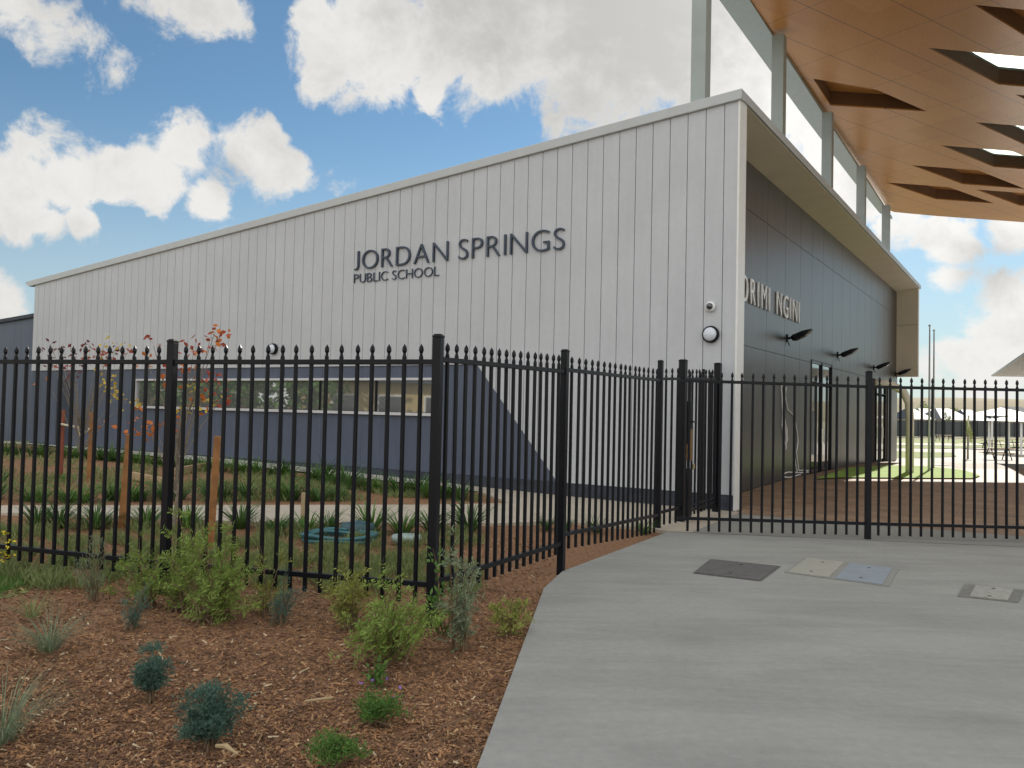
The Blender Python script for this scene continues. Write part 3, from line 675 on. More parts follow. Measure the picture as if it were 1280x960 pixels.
# roof sheet above the soffit: solid between the wells
def roof_above():
    cu_o = flat_with_holes('roof', .46, .10, M['blade']); return cu_o
roof_above()
eb = MB(); bl = [(-9, -1.17), (10, -1.17), (22.6, -1.14)]; bo = [(-9, -1.62), (10, -1.58), (21.6, -1.32), (22.6, -1.16)]
poly = [CP(.5, -1.05, .05), CP(10, -1.05, .05), CP(22.7, -1.02, .05), CP(21.6, -1.32, .07), CP(17, -1.46, .07), (CP(10, -1.58, .07)), CP(.5, -1.62, .07)]
eb.prism(poly, UZ * .10); eb.build('eave_blade', M['blade'], canopy)
for k in range(5):
    s_ = .6 + 4.95 * k; c = B(.9, s_, 0); zb_ = H(.9) - .05; zt = Z0 + SL * (s_ - S_REF) - .002
    b = MB(); hw = .13; th = .012
    # H section column: two flanges and a web
    for q in (-hw, hw - th): b.box8([c + D1 * a + D2 * (q + e) + UZ * zz for zz in (zb_, zt) for a, e in ((-hw, 0), (hw, 0), (hw, th), (-hw, th))])
    b.box8([c + D1 * a + D2 * e + UZ * zz for zz in (zb_, zt) for a, e in ((-hw, -hw + th), (-hw + th, -hw + th), (-hw + th, hw - th), (-hw, hw - th))])
    b.box8([c + D1 * a + D2 * e + UZ * zz for zz in (zb_, zt) for a, e in ((hw - th, -hw + th), (hw, -hw + th), (hw, hw - th), (hw - th, hw - th))])
    b.build('column', M['steel'], canopy)
for k in range(5):                                                     # far row that carries the outer side, outside the picture
    s_ = .6 + 4.95 * k; c = B(-13.2, s_, 0); b = MB(); b.tube([c - UZ * .2, c + UZ * (Z0 + SL * (s_ - S_REF))], .16, 12); b.build('column', M['steel'], canopy)

# ------------------------------------------------------------------ fences
GP = None
def picket_mesh(hh, r=.0168):
    b = MB(); prof = [(r, 0), (r, hh - .105), (r * .62, hh - .085), (r * .62, hh - .075), (r * 1.12, hh - .055), (r * .95, hh - .028), (0.0, hh)]
    b.lathe(prof, n=8); return b.mesh('picket')
PK = picket_mesh(2.0); PK.materials.append(M['black'])
def lerp(a, b, k): return a + (b - a) * k
def panel(parent, P, Q, rowsP, rowsQ, n, skip=(), flat=False):
    """pickets and two rails between ground points P, Q; rows = tip, top rail, bottom rail, foot (photo rows)"""
    zp = [zat(P, r) for r in rowsP]; zq = [zat(Q, r) for r in rowsQ]
    d = (Q - P); d.z = 0; dn = d.normalized(); nv = V((-dn.y, dn.x, 0))
    for k in (1, 2):
        b = MB(); c = [P.xy.to_3d() + nv * y + UZ * (zp[k] + z) for z in (-.019, .019) for y in (-.019, .019)]; e = [Q.xy.to_3d() + nv * y + UZ * (zq[k] + z) for z in (-.019, .019) for y in (-.019, .019)]
        b.box8([c[0], c[1], e[1], e[0], c[2], c[3], e[3], e[2]]); b.build('rail', M['black'], parent, bevel=.003)
        for P_, z_ in ((P, zp[k]), (Q, zq[k])):
            pass
    for i in range(1, n + 1):
        if i in skip: continue
        f = i / (n + 1.0); p_ = P.lerp(Q, f); zb_ = lerp(zp[3], zq[3], f); zt = lerp(zp[0], zq[0], f)
        o = bpy.data.objects.new('picket', PK); COL.objects.link(o); o.parent = parent; o.matrix_parent_inverse = parent.matrix_world.inverted()
        o.location = (p_.x, p_.y, zb_); o.scale = (1, 1, (zt - zb_) / 2.0); o.rotation_euler = (random.uniform(-.003, .003), random.uniform(-.003, .003), random.uniform(0, 3))
def post(parent, P, vtop, w_=.066, name='post', zb_=-.3, rot=None, ztop=None):
    zt = ztop or zat(P, vtop); r3 = Matrix.Rotation(rot if rot is not None else 0, 3, 'Z')
    b = MB(); b.box((P.x, P.y, (zt + zb_ + P.z) / 2), w_, w_, zt - zb_ - P.z, r3); o = b.build(name, M['black'], parent, bevel=.005)
    b = MB(); b.box((P.x, P.y, zt + .008), w_ * 1.08, w_ * 1.08, .016, r3); b.box((P.x, P.y, zt + .02), w_ * .8, w_ * .8, .012, r3); b.build('post_cap', M['black'], o, bevel=.004)
    return o
K = at(539, 777); Lp = at(205, 738); Mp = at(701, 713); Np = at(822.5, 660); Gp = at(851, 652); Hp = at(895, 640); Ap = at(846, 668); Bp = at(1084.5, 674)
r1 = math.atan2((Lp - K).y, (Lp - K).x); r2 = math.atan2((Mp - K).y, (Mp - K).x); r3_ = math.atan2((Bp - Ap).y, (Bp - Ap).x)
F1 = empty('picket_fence', K.lerp(Lp, .5), 'black picket fence in front of the garden, running left from the corner post', 'fence')
L2 = K + (Lp - K) * 2; L2.z = 0
rowK = (429.5, 452.5, 731, 755); rowL = (431, 452.5, 704, 721)
zk = [zat(K, r) for r in rowK]; zl_ = [zat(Lp, r) for r in rowL]
panel(F1, K, Lp, rowK, rowL, 17)
rowL2 = []
for a, b in zip(zk, zl_):
    z2 = b + (b - a) * .0 + .0
    rowL2.append(proj(V((L2.x, L2.y, z2)))[1])
# left panel: rails read at the picture edge
panel(F1, Lp, L2, rowL, tuple(rowL2), 17)
post(F1, K, 422, rot=r1); post(F1, Lp, 428, rot=r1); post(F1, L2, 0, rot=r1, ztop=2.06)
L3 = K + (Lp - K) * 3; L3.z = 0
F2 = empty('picket_fence', K.lerp(Mp, .5), 'black steel picket fence between the corner post and the narrow gate beside the concrete', 'fence')
panel(F2, K, Mp, (427, 449, 728, 749), (443.5, 464.5, 679, 691), 16)
panel(F2, Mp, Np, (444, 462, 668.5, 687), (461, 475.5, 643.5, 666), 17)
panel(F2, Np, Gp, (460, 473.5, 641, 657), (459, 473.5, 634, 652), 3)
post(F2, Mp, 440, rot=r2); post(F2, Np, 452.5, rot=r2)
F3 = empty('picket_fence', Ap.lerp(Bp, .5), 'black picket fence across the far end of the concrete forecourt', 'fence')
panel(F3, Ap, Bp, (463, 475.5, 647.5, 663.5), (470.5, 483.5, 654.5, 669), 17)
B2 = Bp + (Bp - Ap); B2.z = 0
zz = [zat(at(1280, 680), r) for r in (472, 486.5, 657, 672.5)]
Z3 = [zat(Bp, r) for r in (470.5, 483.5, 654.5, 669)]
rowB2 = tuple(proj(V((B2.x, B2.y, z)))[1] for z in Z3)
panel(F3, Bp, B2, (470.5, 483.5, 654.5, 669), rowB2, 17)
post(F3, Bp, 466, rot=r3_); post(F3, B2, 0, rot=r3_, ztop=zat(Bp, 466))
# narrow gate between its two posts
gr = math.atan2((Hp - Gp).y, (Hp - Gp).x)
G = empty('pedestrian_gate', Gp.lerp(Hp, .5), 'narrow black picket gate with a lock box between two thick posts near the building corner', 'gate')
post(G, Gp, 451.5, w_=.10, name='gate_post', rot=gr); post(G, Hp, 455.5, w_=.10, name='gate_post', rot=gr)
ga = Gp.lerp(Hp, .07); gb = Gp.lerp(Hp, .93)
panel(G, ga, gb, (460.5, 473, 640.5, 647), (461.5, 474.5, 628, 634), 8)
zt1 = zat(ga, 634); zt2 = zat(gb, 622)
b = MB(); b.tube([ga.xy.to_3d() + UZ * zt1, gb.xy.to_3d() + UZ * zt2], .017, 8); b.build('rail', M['black'], G)
for P_ in (ga, gb): b = MB(); b.box((P_.x, P_.y, (zat(P_, 472) + zat(P_, 640)) / 2), .045, .045, 1.95, Matrix.Rotation(gr, 3, 'Z')); b.build('stile', M['black'], G, bevel=.003)
mid = Gp.lerp(Hp, .56); b = MB(); b.box((mid.x, mid.y, 1.15), .045, .04, 2.15, Matrix.Rotation(gr, 3, 'Z')); b.build('stile', M['black'], G, bevel=.003)
lk = Gp.lerp(Hp, .16); rm = Matrix.Rotation(gr, 3, 'Z')
b = MB(); b.box((lk.x, lk.y, zat(lk, 528) ), .16, .075, .62, rm); lb = b.build('lock_box', M['black'], G, bevel=.006)
b = MB(); b.box((lk.x, lk.y, zat(lk, 556)) , .10, .095, .46, rm); b.build('lock_face', M['bronze'], lb, bevel=.006)
b = MB(); q = lk + V((0, 0, 0)); b.tube([V((q.x, q.y, zat(q, 527))) + rm @ V((.02, -.05, 0)), V((q.x, q.y, zat(q, 527))) + rm @ V((.20, -.05, 0)), V((q.x, q.y, zat(q, 527))) + rm @ V((.20, 0, 0))], .012, 6); b.build('latch', M['black'], G)
b = MB(); b.box((lk.x, lk.y, zat(lk, 618)), .20, .06, .75, rm); b.build('kick_plate', M['black'], G, bevel=.004)
b = MB(); q = Gp.lerp(Hp, .30); b.box((q.x, q.y - .03, zat(q, 583)), .05, .03, .08, rm); b.build('padlock', mat('old brass', (.45, .38, .2), .4, metal=.6), G, bevel=.006)

# ------------------------------------------------------------------ service lids in the forecourt
def lid(name, quad, frame_m, panels, lab, cat, rim=.035):
    P = [at(*q) for q in quad]; c = sum(P, V((0, 0, 0))) / 4
    o = empty(name, c, lab, cat)
    b = MB(); b.prism([V((p.x, p.y, .002)) for p in P], UZ * .004); b.build('frame', frame_m, o)
    Q = [p.lerp(c, .0) for p in P]
    for k, (f0, f1, m_) in enumerate(panels):
        def at2(f, g):
            top = P[0].lerp(P[1], f); bt = P[3].lerp(P[2], f); return top.lerp(bt, g)
        L1 = (P[1] - P[0]).length; L2_ = (P[3] - P[0]).length; rx = rim / L1; ry = rim / L2_
        pts = [at2(f0 + rx, ry), at2(f1 - rx, ry), at2(f1 - rx, 1 - ry), at2(f0 + rx, 1 - ry)]
        b = MB(); b.prism([V((p.x, p.y, .0065)) for p in pts], UZ * .006); cv = b.build('cover', m_, o, bevel=.002)
        for g_ in (.2, .8):
            kp = at2(f0 + (f1 - f0) * .5, g_); b = MB(); b.lathe([(.016, 0), (.016, .0015)], V((kp.x, kp.y, .0128)), None, 12); b.build('keyhole', M['dark_gap'], cv)
M['lid_dark'] = mat('dark textured pit cover', (.115, .112, .108), .7, var=.25, scale=14, bump=.5, bscale=60)
M['lid_frame'] = mat('galvanised pit frame', (.20, .20, .18), .45, metal=.4, var=.2, scale=20)
M['lid_beige'] = mat('beige concrete infill', (.33, .325, .28), .75, var=.08, scale=6, fine=.06)
M['lid_blue'] = mat('bluish concrete infill', (.25, .285, .32), .7, var=.08, scale=6, fine=.06)
M['lid_shine'] = mat('worn steel cover', (.30, .29, .25), .35, metal=.4, scale=22, col2=(.5, .5, .46), bump=.6)
lid('pit_cover', [(888, 699.5), (976, 708.5), (951, 727), (866, 717)], M['lid_dark'], [(0, 1, M['lid_dark'])], 'dark grey textured pit cover in the concrete, leftmost of the three covers', 'pit cover', rim=.02)
lid('pit_cover', [(1006, 697.5), (1124, 711.5), (1111, 733.5), (980, 716)], M['strip'], [(0, .47, M['lid_beige']), (.47, .97, M['lid_blue'])], 'wide pit cover with one beige and one bluish half, middle of the three covers', 'pit cover', rim=.03)
lid('pit_cover', [(1206, 730), (1281, 738.5), (1273, 754), (1197, 746)], M['lid_frame'], [(.1, .92, M['lid_shine'])], 'small framed metal pit cover, rightmost of the three covers', 'pit cover', rim=.045)

# ------------------------------------------------------------------ plants
def leafmat(name, c, var=.35, rough=.55, sc=14):
    m_ = mat(name, c, rough, var=var, scale=sc, spec=.3); p = m_.node_tree.nodes['Principled BSDF']
    m_.node_tree.nodes['Principled BSDF'].inputs['Subsurface Weight'].default_value = 0
    # thin leaves let light through
    N = m_.node_tree.nodes; L = m_.node_tree.links; tr_ = N.new('ShaderNodeBsdfTranslucent'); src = p.inputs['Base Color'].links[0].from_socket; L.new(src, tr_.inputs[0])
    ms = N.new('ShaderNodeMixShader'); ms.inputs[0].default_value = .3; out = [n for n in N if n.type == 'OUTPUT_MATERIAL'][0]
    L.new(p.outputs[0], ms.inputs[1]); L.new(tr_.outputs[0], ms.inputs[2]); L.new(ms.outputs[0], out.inputs[0]); return m_
M['lime'] = leafmat('fresh lime foliage', (.20, .29, .06)); M['yellowgreen'] = leafmat('yellow green foliage', (.27, .30, .07)); M['bluegreen'] = leafmat('blue green foliage', (.10, .18, .14))
M['green'] = leafmat('mid green foliage', (.11, .22, .05)); M['deep'] = leafmat('strap leaf green', (.07, .15, .04)); M['olive'] = leafmat('olive weeds', (.21, .26, .10)); M['greygreen'] = leafmat('grey green foliage', (.20, .25, .15))
M['red_leaf'] = leafmat('red autumn leaves', (.40, .085, .05)); M['orange_leaf'] = leafmat('orange autumn leaves', (.55, .17, .04)); M['yellow_leaf'] = leafmat('yellow autumn leaves', (.60, .45, .08)); M['maroon_leaf'] = leafmat('maroon leaves', (.16, .04, .035))
M['stem'] = mat('brown stem', (.14, .09, .05), .8); M['trunk'] = mat('grey brown bark', (.20, .17, .13), .85, var=.3, scale=30)
M['purple'] = mat('purple flower', (.25, .15, .5), .6); M['yflower'] = mat('yellow flower', (.75, .6, .03), .6)
M['stake'] = mat('orange brown hardwood stake', (.30, .135, .045), .75, var=.25, scale=9, bump=.2); M['stake_red'] = mat('red brown stake', (.20, .055, .03), .75, var=.2); M['pale_timber'] = mat('pale sawn timber', (.40, .30, .17), .8, var=.15)
rnd = random.Random(11)
def leaf(b, p, d, L_, W_, up=None, curl=.0, mi=0):
    d = d.normalized(); s_ = d.cross(up or V((rnd.uniform(-1, 1), rnd.uniform(-1, 1), rnd.uniform(-.2, 1)))).normalized() * W_ * .5
    nrm = s_.cross(d).normalized()
    m_ = p + d * L_ * .5 + nrm * curl * L_
    b.add([p, m_ + s_, p + d * L_, m_ - s_], [(0, 1, 2, 3)], mi)
def shrub(name, base, w_, hh, m_, lab, cat='shrub', stems=9, per=60, ll=.03, lw=.009, style='feather', mats=None, group=None, droop=.25):
    if style == 'feather': per = int(per * .34); ll *= 1.3; lw *= 1.3; stems = int(stems * 1.15)
    o = empty(name, base, lab, cat, group)
    sb = MB(); fb = MB()
    for i in range(stems):
        a = rnd.uniform(0, 6.283); rr = w_ * .5 * rnd.uniform(.2, 1.0) * (1.25 if rnd.random() < .2 else 1); top = base + V((math.cos(a) * rr, math.sin(a) * rr, hh * (rnd.uniform(.3, .95) if rnd.random() < .8 else 1.2) * (1 - .25 * (rr / (w_ * .5)) ** 2)))
        mid_ = base.lerp(top, .5) + V((rnd.uniform(-.1, .1) * w_, rnd.uniform(-.1, .1) * w_, hh * .08)); bs = base + V((rnd.gauss(0, .10) * w_, rnd.gauss(0, .10) * w_, -.03))
        pts = []
        for k in range(7):
            f = k / 6; q = bs.lerp(mid_, f).lerp(mid_.lerp(top, f), f); q.z -= droop * hh * max(0, f - .7) ** 2 * 2; pts.append(q)
        sb.tube(pts, [.006 - .0045 * k / 6 for k in range(7)], 5)
        for k in range(per):
            f = rnd.uniform(.0, 1) ** .75; x = f * 6; q = pts[min(5, int(x))].lerp(pts[min(6, int(x) + 1)], x - int(x))
            tdir = (pts[min(6, int(x) + 1)] - pts[min(5, int(x))]).normalized()
            if style == 'feather':
                # a twig with paired leaflets
                tw = (tdir * .6 + V((rnd.uniform(-1, 1), rnd.uniform(-1, 1), rnd.uniform(-.3, .7))).normalized()).normalized(); tl_ = rnd.uniform(.8, 1.7) * ll * 2.2 * (1.15 - .5 * f)
                side = tw.orthogonal().normalized()
                sb.tube([q, q + tw * tl_], [.0012, .0006], 3, False)
                for j in range(5):
                    r0 = q + tw * tl_ * (j + 1) / 5
                    for sgn in (-1, 1): leaf(fb, r0, side * sgn + tw * .6 + V((0, 0, rnd.uniform(-.3, .3))), ll * rnd.uniform(.6, 1.1), lw)
            elif style == 'needle':
                for j in range(4): leaf(fb, q + V((rnd.gauss(0, .02), rnd.gauss(0, .02), rnd.gauss(0, .02))), tdir + V((rnd.uniform(-1, 1), rnd.uniform(-1, 1), rnd.uniform(-.2, 1))), ll * rnd.uniform(.6, 1.2), lw)
            elif style == 'clump':
                cc_ = pts[6].lerp(base, rnd.choice((0, 0, .3, .55))); lr = .024
                q2 = cc_ + V((rnd.gauss(0, lr), rnd.gauss(0, lr), abs(rnd.gauss(0, lr * .8))))
                for j in range(3): leaf(fb, q2, (q2 - cc_).normalized() + V((rnd.uniform(-.7, .7), rnd.uniform(-.7, .7), rnd.uniform(-.1, .8))), ll * rnd.uniform(.7, 1.2), lw)
            else:
                q2 = q + V((rnd.gauss(0, .02), rnd.gauss(0, .02), rnd.gauss(0, .015)))
                leaf(fb, q2, tdir * .5 + V((rnd.uniform(-1, 1), rnd.uniform(-1, 1), rnd.uniform(-.3, .9))), ll * rnd.uniform(.7, 1.3), lw)
    sb.build('stem', M['stem'], o); fb.build('foliage', m_, o)
    return o
def P_(u, v): return at(u, v)
shrub('shrub', P_(268, 772), .80, .58, M['lime'], 'large bright green feathery shrub against the left fence, left of centre', stems=30, per=34, ll=.034, lw=.008)
shrub('shrub', P_(228, 758), .50, .66, M['lime'], 'bright green feathery shrub at the foot of the second fence post from the left', stems=15, per=32, ll=.034, lw=.008)
shrub('shrub', P_(180, 755), .52, .44, M['lime'], 'yellow green loose shrub to the left of the biggest green shrub', stems=16, per=26, ll=.03, lw=.007)
shrub('shrub', P_(166, 782), .26, .26, M['bluegreen'], 'small dark blue green shrub below the yellow green one', stems=8, per=34, ll=.022, style='needle', lw=.005)
shrub('shrub', P_(113, 746), .24, .42, M['greygreen'], 'upright grey green shrub by the left fence pickets', stems=8, per=34, ll=.03, style='needle', lw=.005)
shrub('shrub', P_(352, 776), .28, .34, M['bluegreen'], 'blue green wispy shrub below the bottom rail between the big shrubs', stems=9, per=34, ll=.026, style='needle', lw=.005)
shrub('shrub', P_(330, 762), .30, .44, M['yellowgreen'], 'sparse yellow green shrub with fine leaves behind the blue green one', stems=6, per=24, ll=.024)
shrub('shrub', P_(440, 782), .46, .42, M['yellowgreen'], 'yellow green shrub under the fence left of the corner post', stems=16, per=26, ll=.032, lw=.008)
shrub('shrub', P_(486, 822), .62, .46, M['lime'], 'low spreading lime green shrub in front of the corner post', stems=24, per=30, ll=.032, lw=.008)
shrub('shrub', P_(574, 806), .36, .64, M['greygreen'], 'tall grey green shrub immediately right of the corner post', stems=9, per=42, ll=.03, lw=.008)
shrub('shrub', P_(556, 790), .26, .60, M['green'], 'green leafy shrub with oval leaves tucked behind the corner post', stems=5, per=34, ll=.05, lw=.024, style='leafy')
shrub('shrub', P_(636, 788), .34, .22, M['yellowgreen'], 'low yellow green shrub beside the edge of the concrete', stems=9, per=28, ll=.024)
shrub('ground_shrub', P_(471, 853), .11, .13, M['green'], 'small broad leaved green seedling in the mulch', 'seedling', stems=7, per=22, ll=.03, lw=.018, style='leafy')
m1 = shrub('ground_shrub', P_(472, 898), .20, .08, M['green'], 'low bright green mound with tiny purple flowers', 'ground cover plant', stems=16, per=70, ll=.018, lw=.005, style='clump')
shrub('ground_shrub', P_(418, 952), .23, .06, M['green'], 'flat green mound at the bottom edge of the photo', 'ground cover plant', stems=16, per=60, ll=.018, lw=.005, style='clump')
shrub('ground_shrub', P_(189, 868), .15, .19, M['bluegreen'], 'small compact blue green shrub standing in the mulch', 'shrub', stems=16, per=150, ll=.020, lw=.005, style='clump')
shrub('ground_shrub', P_(262, 926), .25, .18, M['bluegreen'], 'larger compact blue green shrub in the front mulch', 'shrub', stems=26, per=170, ll=.020, lw=.005, style='clump')
for (u, v) in ((452, 862), (465, 858), (500, 868), (484, 856), (492, 880)):
    c = P_(u, v) + V((0, 0, .03)); fb = MB()
    for k in range(6): leaf(fb, c + V((rnd.gauss(0, .006), rnd.gauss(0, .006), rnd.gauss(0, .003))), V((rnd.uniform(-1, 1), rnd.uniform(-1, 1), .6)), .013, .010)
    fb.build('flower', M['purple'], m1)
def grass_tuft(name, base, w_, hh, n, m_, lab, cat, group=None, lw=.006, lean=.5, parent=None):
    b = MB()
    for i in range(n):
        a = rnd.uniform(0, 6.283); r0 = rnd.uniform(0, w_ * .18); L_ = hh * rnd.uniform(.6, 1.1); ln = rnd.uniform(.1, lean)
        q = base + V((math.cos(a) * r0, math.sin(a) * r0, -.01)); d = V((math.cos(a) * ln, math.sin(a) * ln, 1)).normalized(); sd_ = V((-math.sin(a), math.cos(a), 0)) * lw * .5
        pts = [q]
        for k in range(4):
            d = (d + V((math.cos(a), math.sin(a), 0)) * (.12 + .28 * ln) - V((0, 0, .06 + .1 * ln * k))).normalized(); pts.append(pts[-1] + d * L_ / 4)
        vs = []
        for k, p_ in enumerate(pts): f = (1, .95, .8, .55, .08)[k]; vs += [p_ - sd_ * f, p_ + sd_ * f]
        b.add(vs, [(2 * k, 2 * k + 1, 2 * k + 3, 2 * k + 2) for k in range(4)])
    me = b.mesh(name); o = link(name, me, m_)
    if lab: tag(o, lab, cat, group)
    return o
grass_tuft('grass_tuft', P_(62, 812), .30, .34, 130, M['greygreen'], 'wispy grey green grass clump in the mulch left of the shrubs', 'grass clump', lean=.8, lw=.005)
grass_tuft('grass_tuft', P_(40, 770), .3, .26, 70, M['olive'], 'thin olive grass clump near the little lawn patch', 'grass clump', lean=.8, lw=.004)
grass_tuft('grass_tuft', P_(2, 925), .34, .40, 120, M['greygreen'], 'tall wispy grass clump at the lower left edge of the photo', 'grass clump', lean=.7, lw=.005)
b = grass_tuft('flowering_plant', P_(8, 716), .14, .26, 22, M['olive'], 'yellow flowered plant by the fence at the left edge', 'plant', lw=.006)
fb = MB()
for k in range(26):
    c = P_(8, 716) + V((rnd.gauss(0, .035), rnd.gauss(0, .035), rnd.uniform(.10, .36)))
    for j in range(3): leaf(fb, c, V((rnd.uniform(-1, 1), rnd.uniform(-1, 1), rnd.uniform(0, 1))), .024, .016)
fo = fb.build('flower', M['yflower'], b)

# strap leaf plants in rows: three sources copied
src = []
def strap_mesh(k):
    b = MB()
    for i in range(70):
        a = rnd.uniform(0, 6.283); L_ = .40 * rnd.uniform(.6, 1.15); ln = rnd.uniform(.1, .9); q = V((math.cos(a) * rnd.uniform(0, .06), math.sin(a) * rnd.uniform(0, .06), -.02)); d = V((math.cos(a) * ln, math.sin(a) * ln, 1)).normalized()
        sd_ = V((-math.sin(a), math.cos(a), 0)) * .009; pts = [q]
        for j in range(3): d = (d + V((math.cos(a), math.sin(a), 0)) * .25 - V((0, 0, .12 * j))).normalized(); pts.append(pts[-1] + d * L_ / 3)
        vs = []
        for j, p_ in enumerate(pts): f = (1, .9, .6, .1)[j]; vs += [p_ - sd_ * f, p_ + sd_ * f]
        b.add(vs, [(2 * j, 2 * j + 1, 2 * j + 3, 2 * j + 2) for j in range(3)])
    me = b.mesh('strap_leaf_plant'); me.materials.append(M['deep'] if k else M['green']); return me
straps = [strap_mesh(k) for k in range(3)]
def row(pts, spacing, lab, grp, sc=1., jit=.08):
    W = [at(u, v) for u, v in pts]; acc = 0
    for a, b in zip(W[:-1], W[1:]):
        d = (b - a).length; k = acc
        while k < d:
            p_ = a.lerp(b, k / d) + V((rnd.gauss(0, jit), rnd.gauss(0, jit), 0)); p_.z = h(p_.x, p_.y) - .015
            o = bpy.data.objects.new('strap_leaf_plant', rnd.choice(straps)); COL.objects.link(o); o.location = p_; s_ = sc * rnd.uniform(.75, 1.2); o.scale = (s_, s_, s_ * rnd.uniform(.85, 1.1)); o.rotation_euler = (0, 0, rnd.uniform(0, 6))
            tag(o, lab, 'strap leaf plant', grp); k += spacing * rnd.uniform(.8, 1.2)
        acc = k - d
row([(-20, 567), (80, 571), (160, 577), (240, 585), (320, 592.5), (400, 600)], .30, 'dark green strap leaf plant in the row right along the blue wall', 'strap leaf plants in the row along the wall', 1.2)
row([(400, 603), (470, 612), (530, 619), (600, 625)], .32, 'bushy strap leaf plant in the denser end of the wall row beside the path', 'strap leaf plants at the right end of the wall row', 1.4)
row([(0, 624), (90, 625), (160, 623)], .28, 'strap leaf plant along the far side of the path at the left', 'strap leaf plants beyond the path at the left', 1.15)
row([(180, 624), (240, 623), (330, 624), (440, 624)], .30, 'strap leaf plant along the far side of the path near the middle', 'strap leaf plants beyond the path near the middle', 1.15)
row([(0, 600), (110, 603)], .9, 'isolated strap leaf plant in the middle of the bed at the left', 'isolated strap leaf plants in the bed', .6)
row([(20, 655), (100, 658), (170, 656), (215, 654), (330, 662)], .55, 'strap leaf plant on the near side of the path behind the left fence', 'strap leaf plants on the near side of the path', 1.25)
row([(345, 664), (400, 664), (470, 662), (540, 662), (600, 664)], .42, 'strap leaf plant on the near side of the path left of the corner post', 'strap leaf plants near the path by the corner', 1.2)
row([(682, 660), (720, 662), (752, 664)], .34, 'strap leaf plant behind the fence beside the beige paving', 'strap leaf plants by the beige paving', .8, .04)
row([(806, 665), (818, 664)], .3, 'small leafy plant at the foot of the last post before the gate', 'plants at the last post before the gate', .8, .02)

# low weeds behind the fence: countless
def cover():
    b = MB()
    regions = [((-40, 690), (530, 690), (560, 668), (-40, 655))]
    for i in range(9500):
        u = rnd.uniform(-60, 600); v = rnd.uniform(655, 735) if u < 400 else rnd.uniform(664, 740)
        if mnoise.noise(V((u / 40, v / 12, 0))) + .25 * mnoise.noise(V((u / 9, v / 4, 2))) < .03: continue
        p_ = at(u, v)
        if p_.y < K.y - .3: continue
        for k in range(5): leaf(b, p_ + V((rnd.gauss(0, .03), rnd.gauss(0, .03), -.02)), V((rnd.uniform(-.8, .8), rnd.uniform(-.8, .8), 1)), rnd.uniform(.04, .17), .011)
    for i in range(4200):
        u = rnd.uniform(-60, 600); v = rnd.uniform(566 + max(0, u) * .085, 626)
        if mnoise.noise(V((u / 50, v / 9, 4))) < -.05: continue
        p_ = at(u, v)
        for k in range(4): leaf(b, p_ + V((rnd.gauss(0, .06), rnd.gauss(0, .06), -.02)), V((rnd.uniform(-.9, .9), rnd.uniform(-.9, .9), .8)), rnd.uniform(.05, .20), .016)
    o = b.build('low_weeds', M['olive']); tag(o, 'patchy olive green weeds growing between the fence and the path', 'weeds', kind='stuff')
cover()
def lawn_blades():
    b = MB(); n = 0
    while n < 3500:
        u = rnd.uniform(-30, 50); v = rnd.uniform(720, 750)
        if v > 750 - (u + 30) * .32: continue
        p_ = at(u, v); n += 1
        leaf(b, p_ - V((0, 0, .01)), V((rnd.uniform(-.6, .6), rnd.uniform(-.6, .6), 1)), rnd.uniform(.02, .05), .004)
    o = b.build('grass_blades', M['green']); tag(o, 'small patch of short green grass at the left edge', 'grass', kind='stuff')
lawn_blades()
# bark chips
def chips():
    b = MB(); n = 0; cols_ = 4
    polyx = None
    while n < 34000:
        if rnd.random() < .8: u = rnd.uniform(-60, 700); v = 735 + (990 - 735) * rnd.random() ** .9
        else: u = rnd.uniform(-60, 830); v = rnd.uniform(668, 740)
        d = ray(u, v)
        if d.z > -.05: continue
        k = -EYE / d.z; p_ = ORG + d * k
        # keep left of the concrete edge
        def side(a, b_): return (b_.x - a.x) * (p_.y - a.y) - (b_.y - a.y) * (p_.x - a.x)
        if side(e_near, e1) < 0.03 and rnd.random() > .004: continue
        if p_.y > e1.y and (side(e1, e2) < .02 or side(e2, e3) < .02): continue
        n += 1
        big = rnd.random() < .06
        L_ = rnd.choice((rnd.uniform(.008, .022), rnd.uniform(.008, .025), rnd.uniform(.02, .05))) * (1.7 if big else 1); W_ = rnd.uniform(.004, .013); T_ = rnd.uniform(.002, .005)
        z0 = -.035 + .014 * (mnoise.noise(V((p_.x * 2.1, p_.y * 2.1, 1))) + .6 * mnoise.noise(V((p_.x * 7, p_.y * 7, 3))) + .45 * mnoise.noise(V((p_.x * 21, p_.y * 21, 5))))
        a = rnd.uniform(0, 3.14); rot = Matrix.Rotation(a, 3, 'Z') @ Matrix.Rotation(rnd.gauss(0, .35), 3, 'Y') @ Matrix.Rotation(rnd.gauss(0, .5), 3, 'X')
        r_ = rnd.random(); pt = mnoise.noise(V((p_.x * .9, p_.y * .9, 8))) * .25; mi = 0 if r_ < .58 + pt else 1 if r_ < .90 + pt * .3 else 2 if r_ < .975 else 3
        c = V((p_.x, p_.y, z0 + rnd.uniform(.002, .012)))
        x, y, zq = L_ / 2, W_ / 2, T_ / 2
        tp = rnd.uniform(.3, 1)
        P8 = [c + rot @ V(q) for q in ((-x, -y, -zq), (x, -y * tp, -zq), (x, y * tp, -zq), (-x, y, -zq), (-x, -y, zq), (x, -y * tp, zq), (x, y * tp, zq), (-x, y, zq))]
        b.box8(P8, mi)
    o = b.build('bark_chips', [mat('dark bark', (.15, .08, .046), .95, var=.4), mat('brown bark', (.32, .17, .082), .9, var=.4), mat('tan wood chip', (.40, .25, .13), .85, var=.35), mat('pale wood chip', (.58, .46, .30), .8, var=.25)])
    tag(o, 'loose reddish brown bark and wood chips covering the garden bed', 'mulch', kind='stuff')
chips()
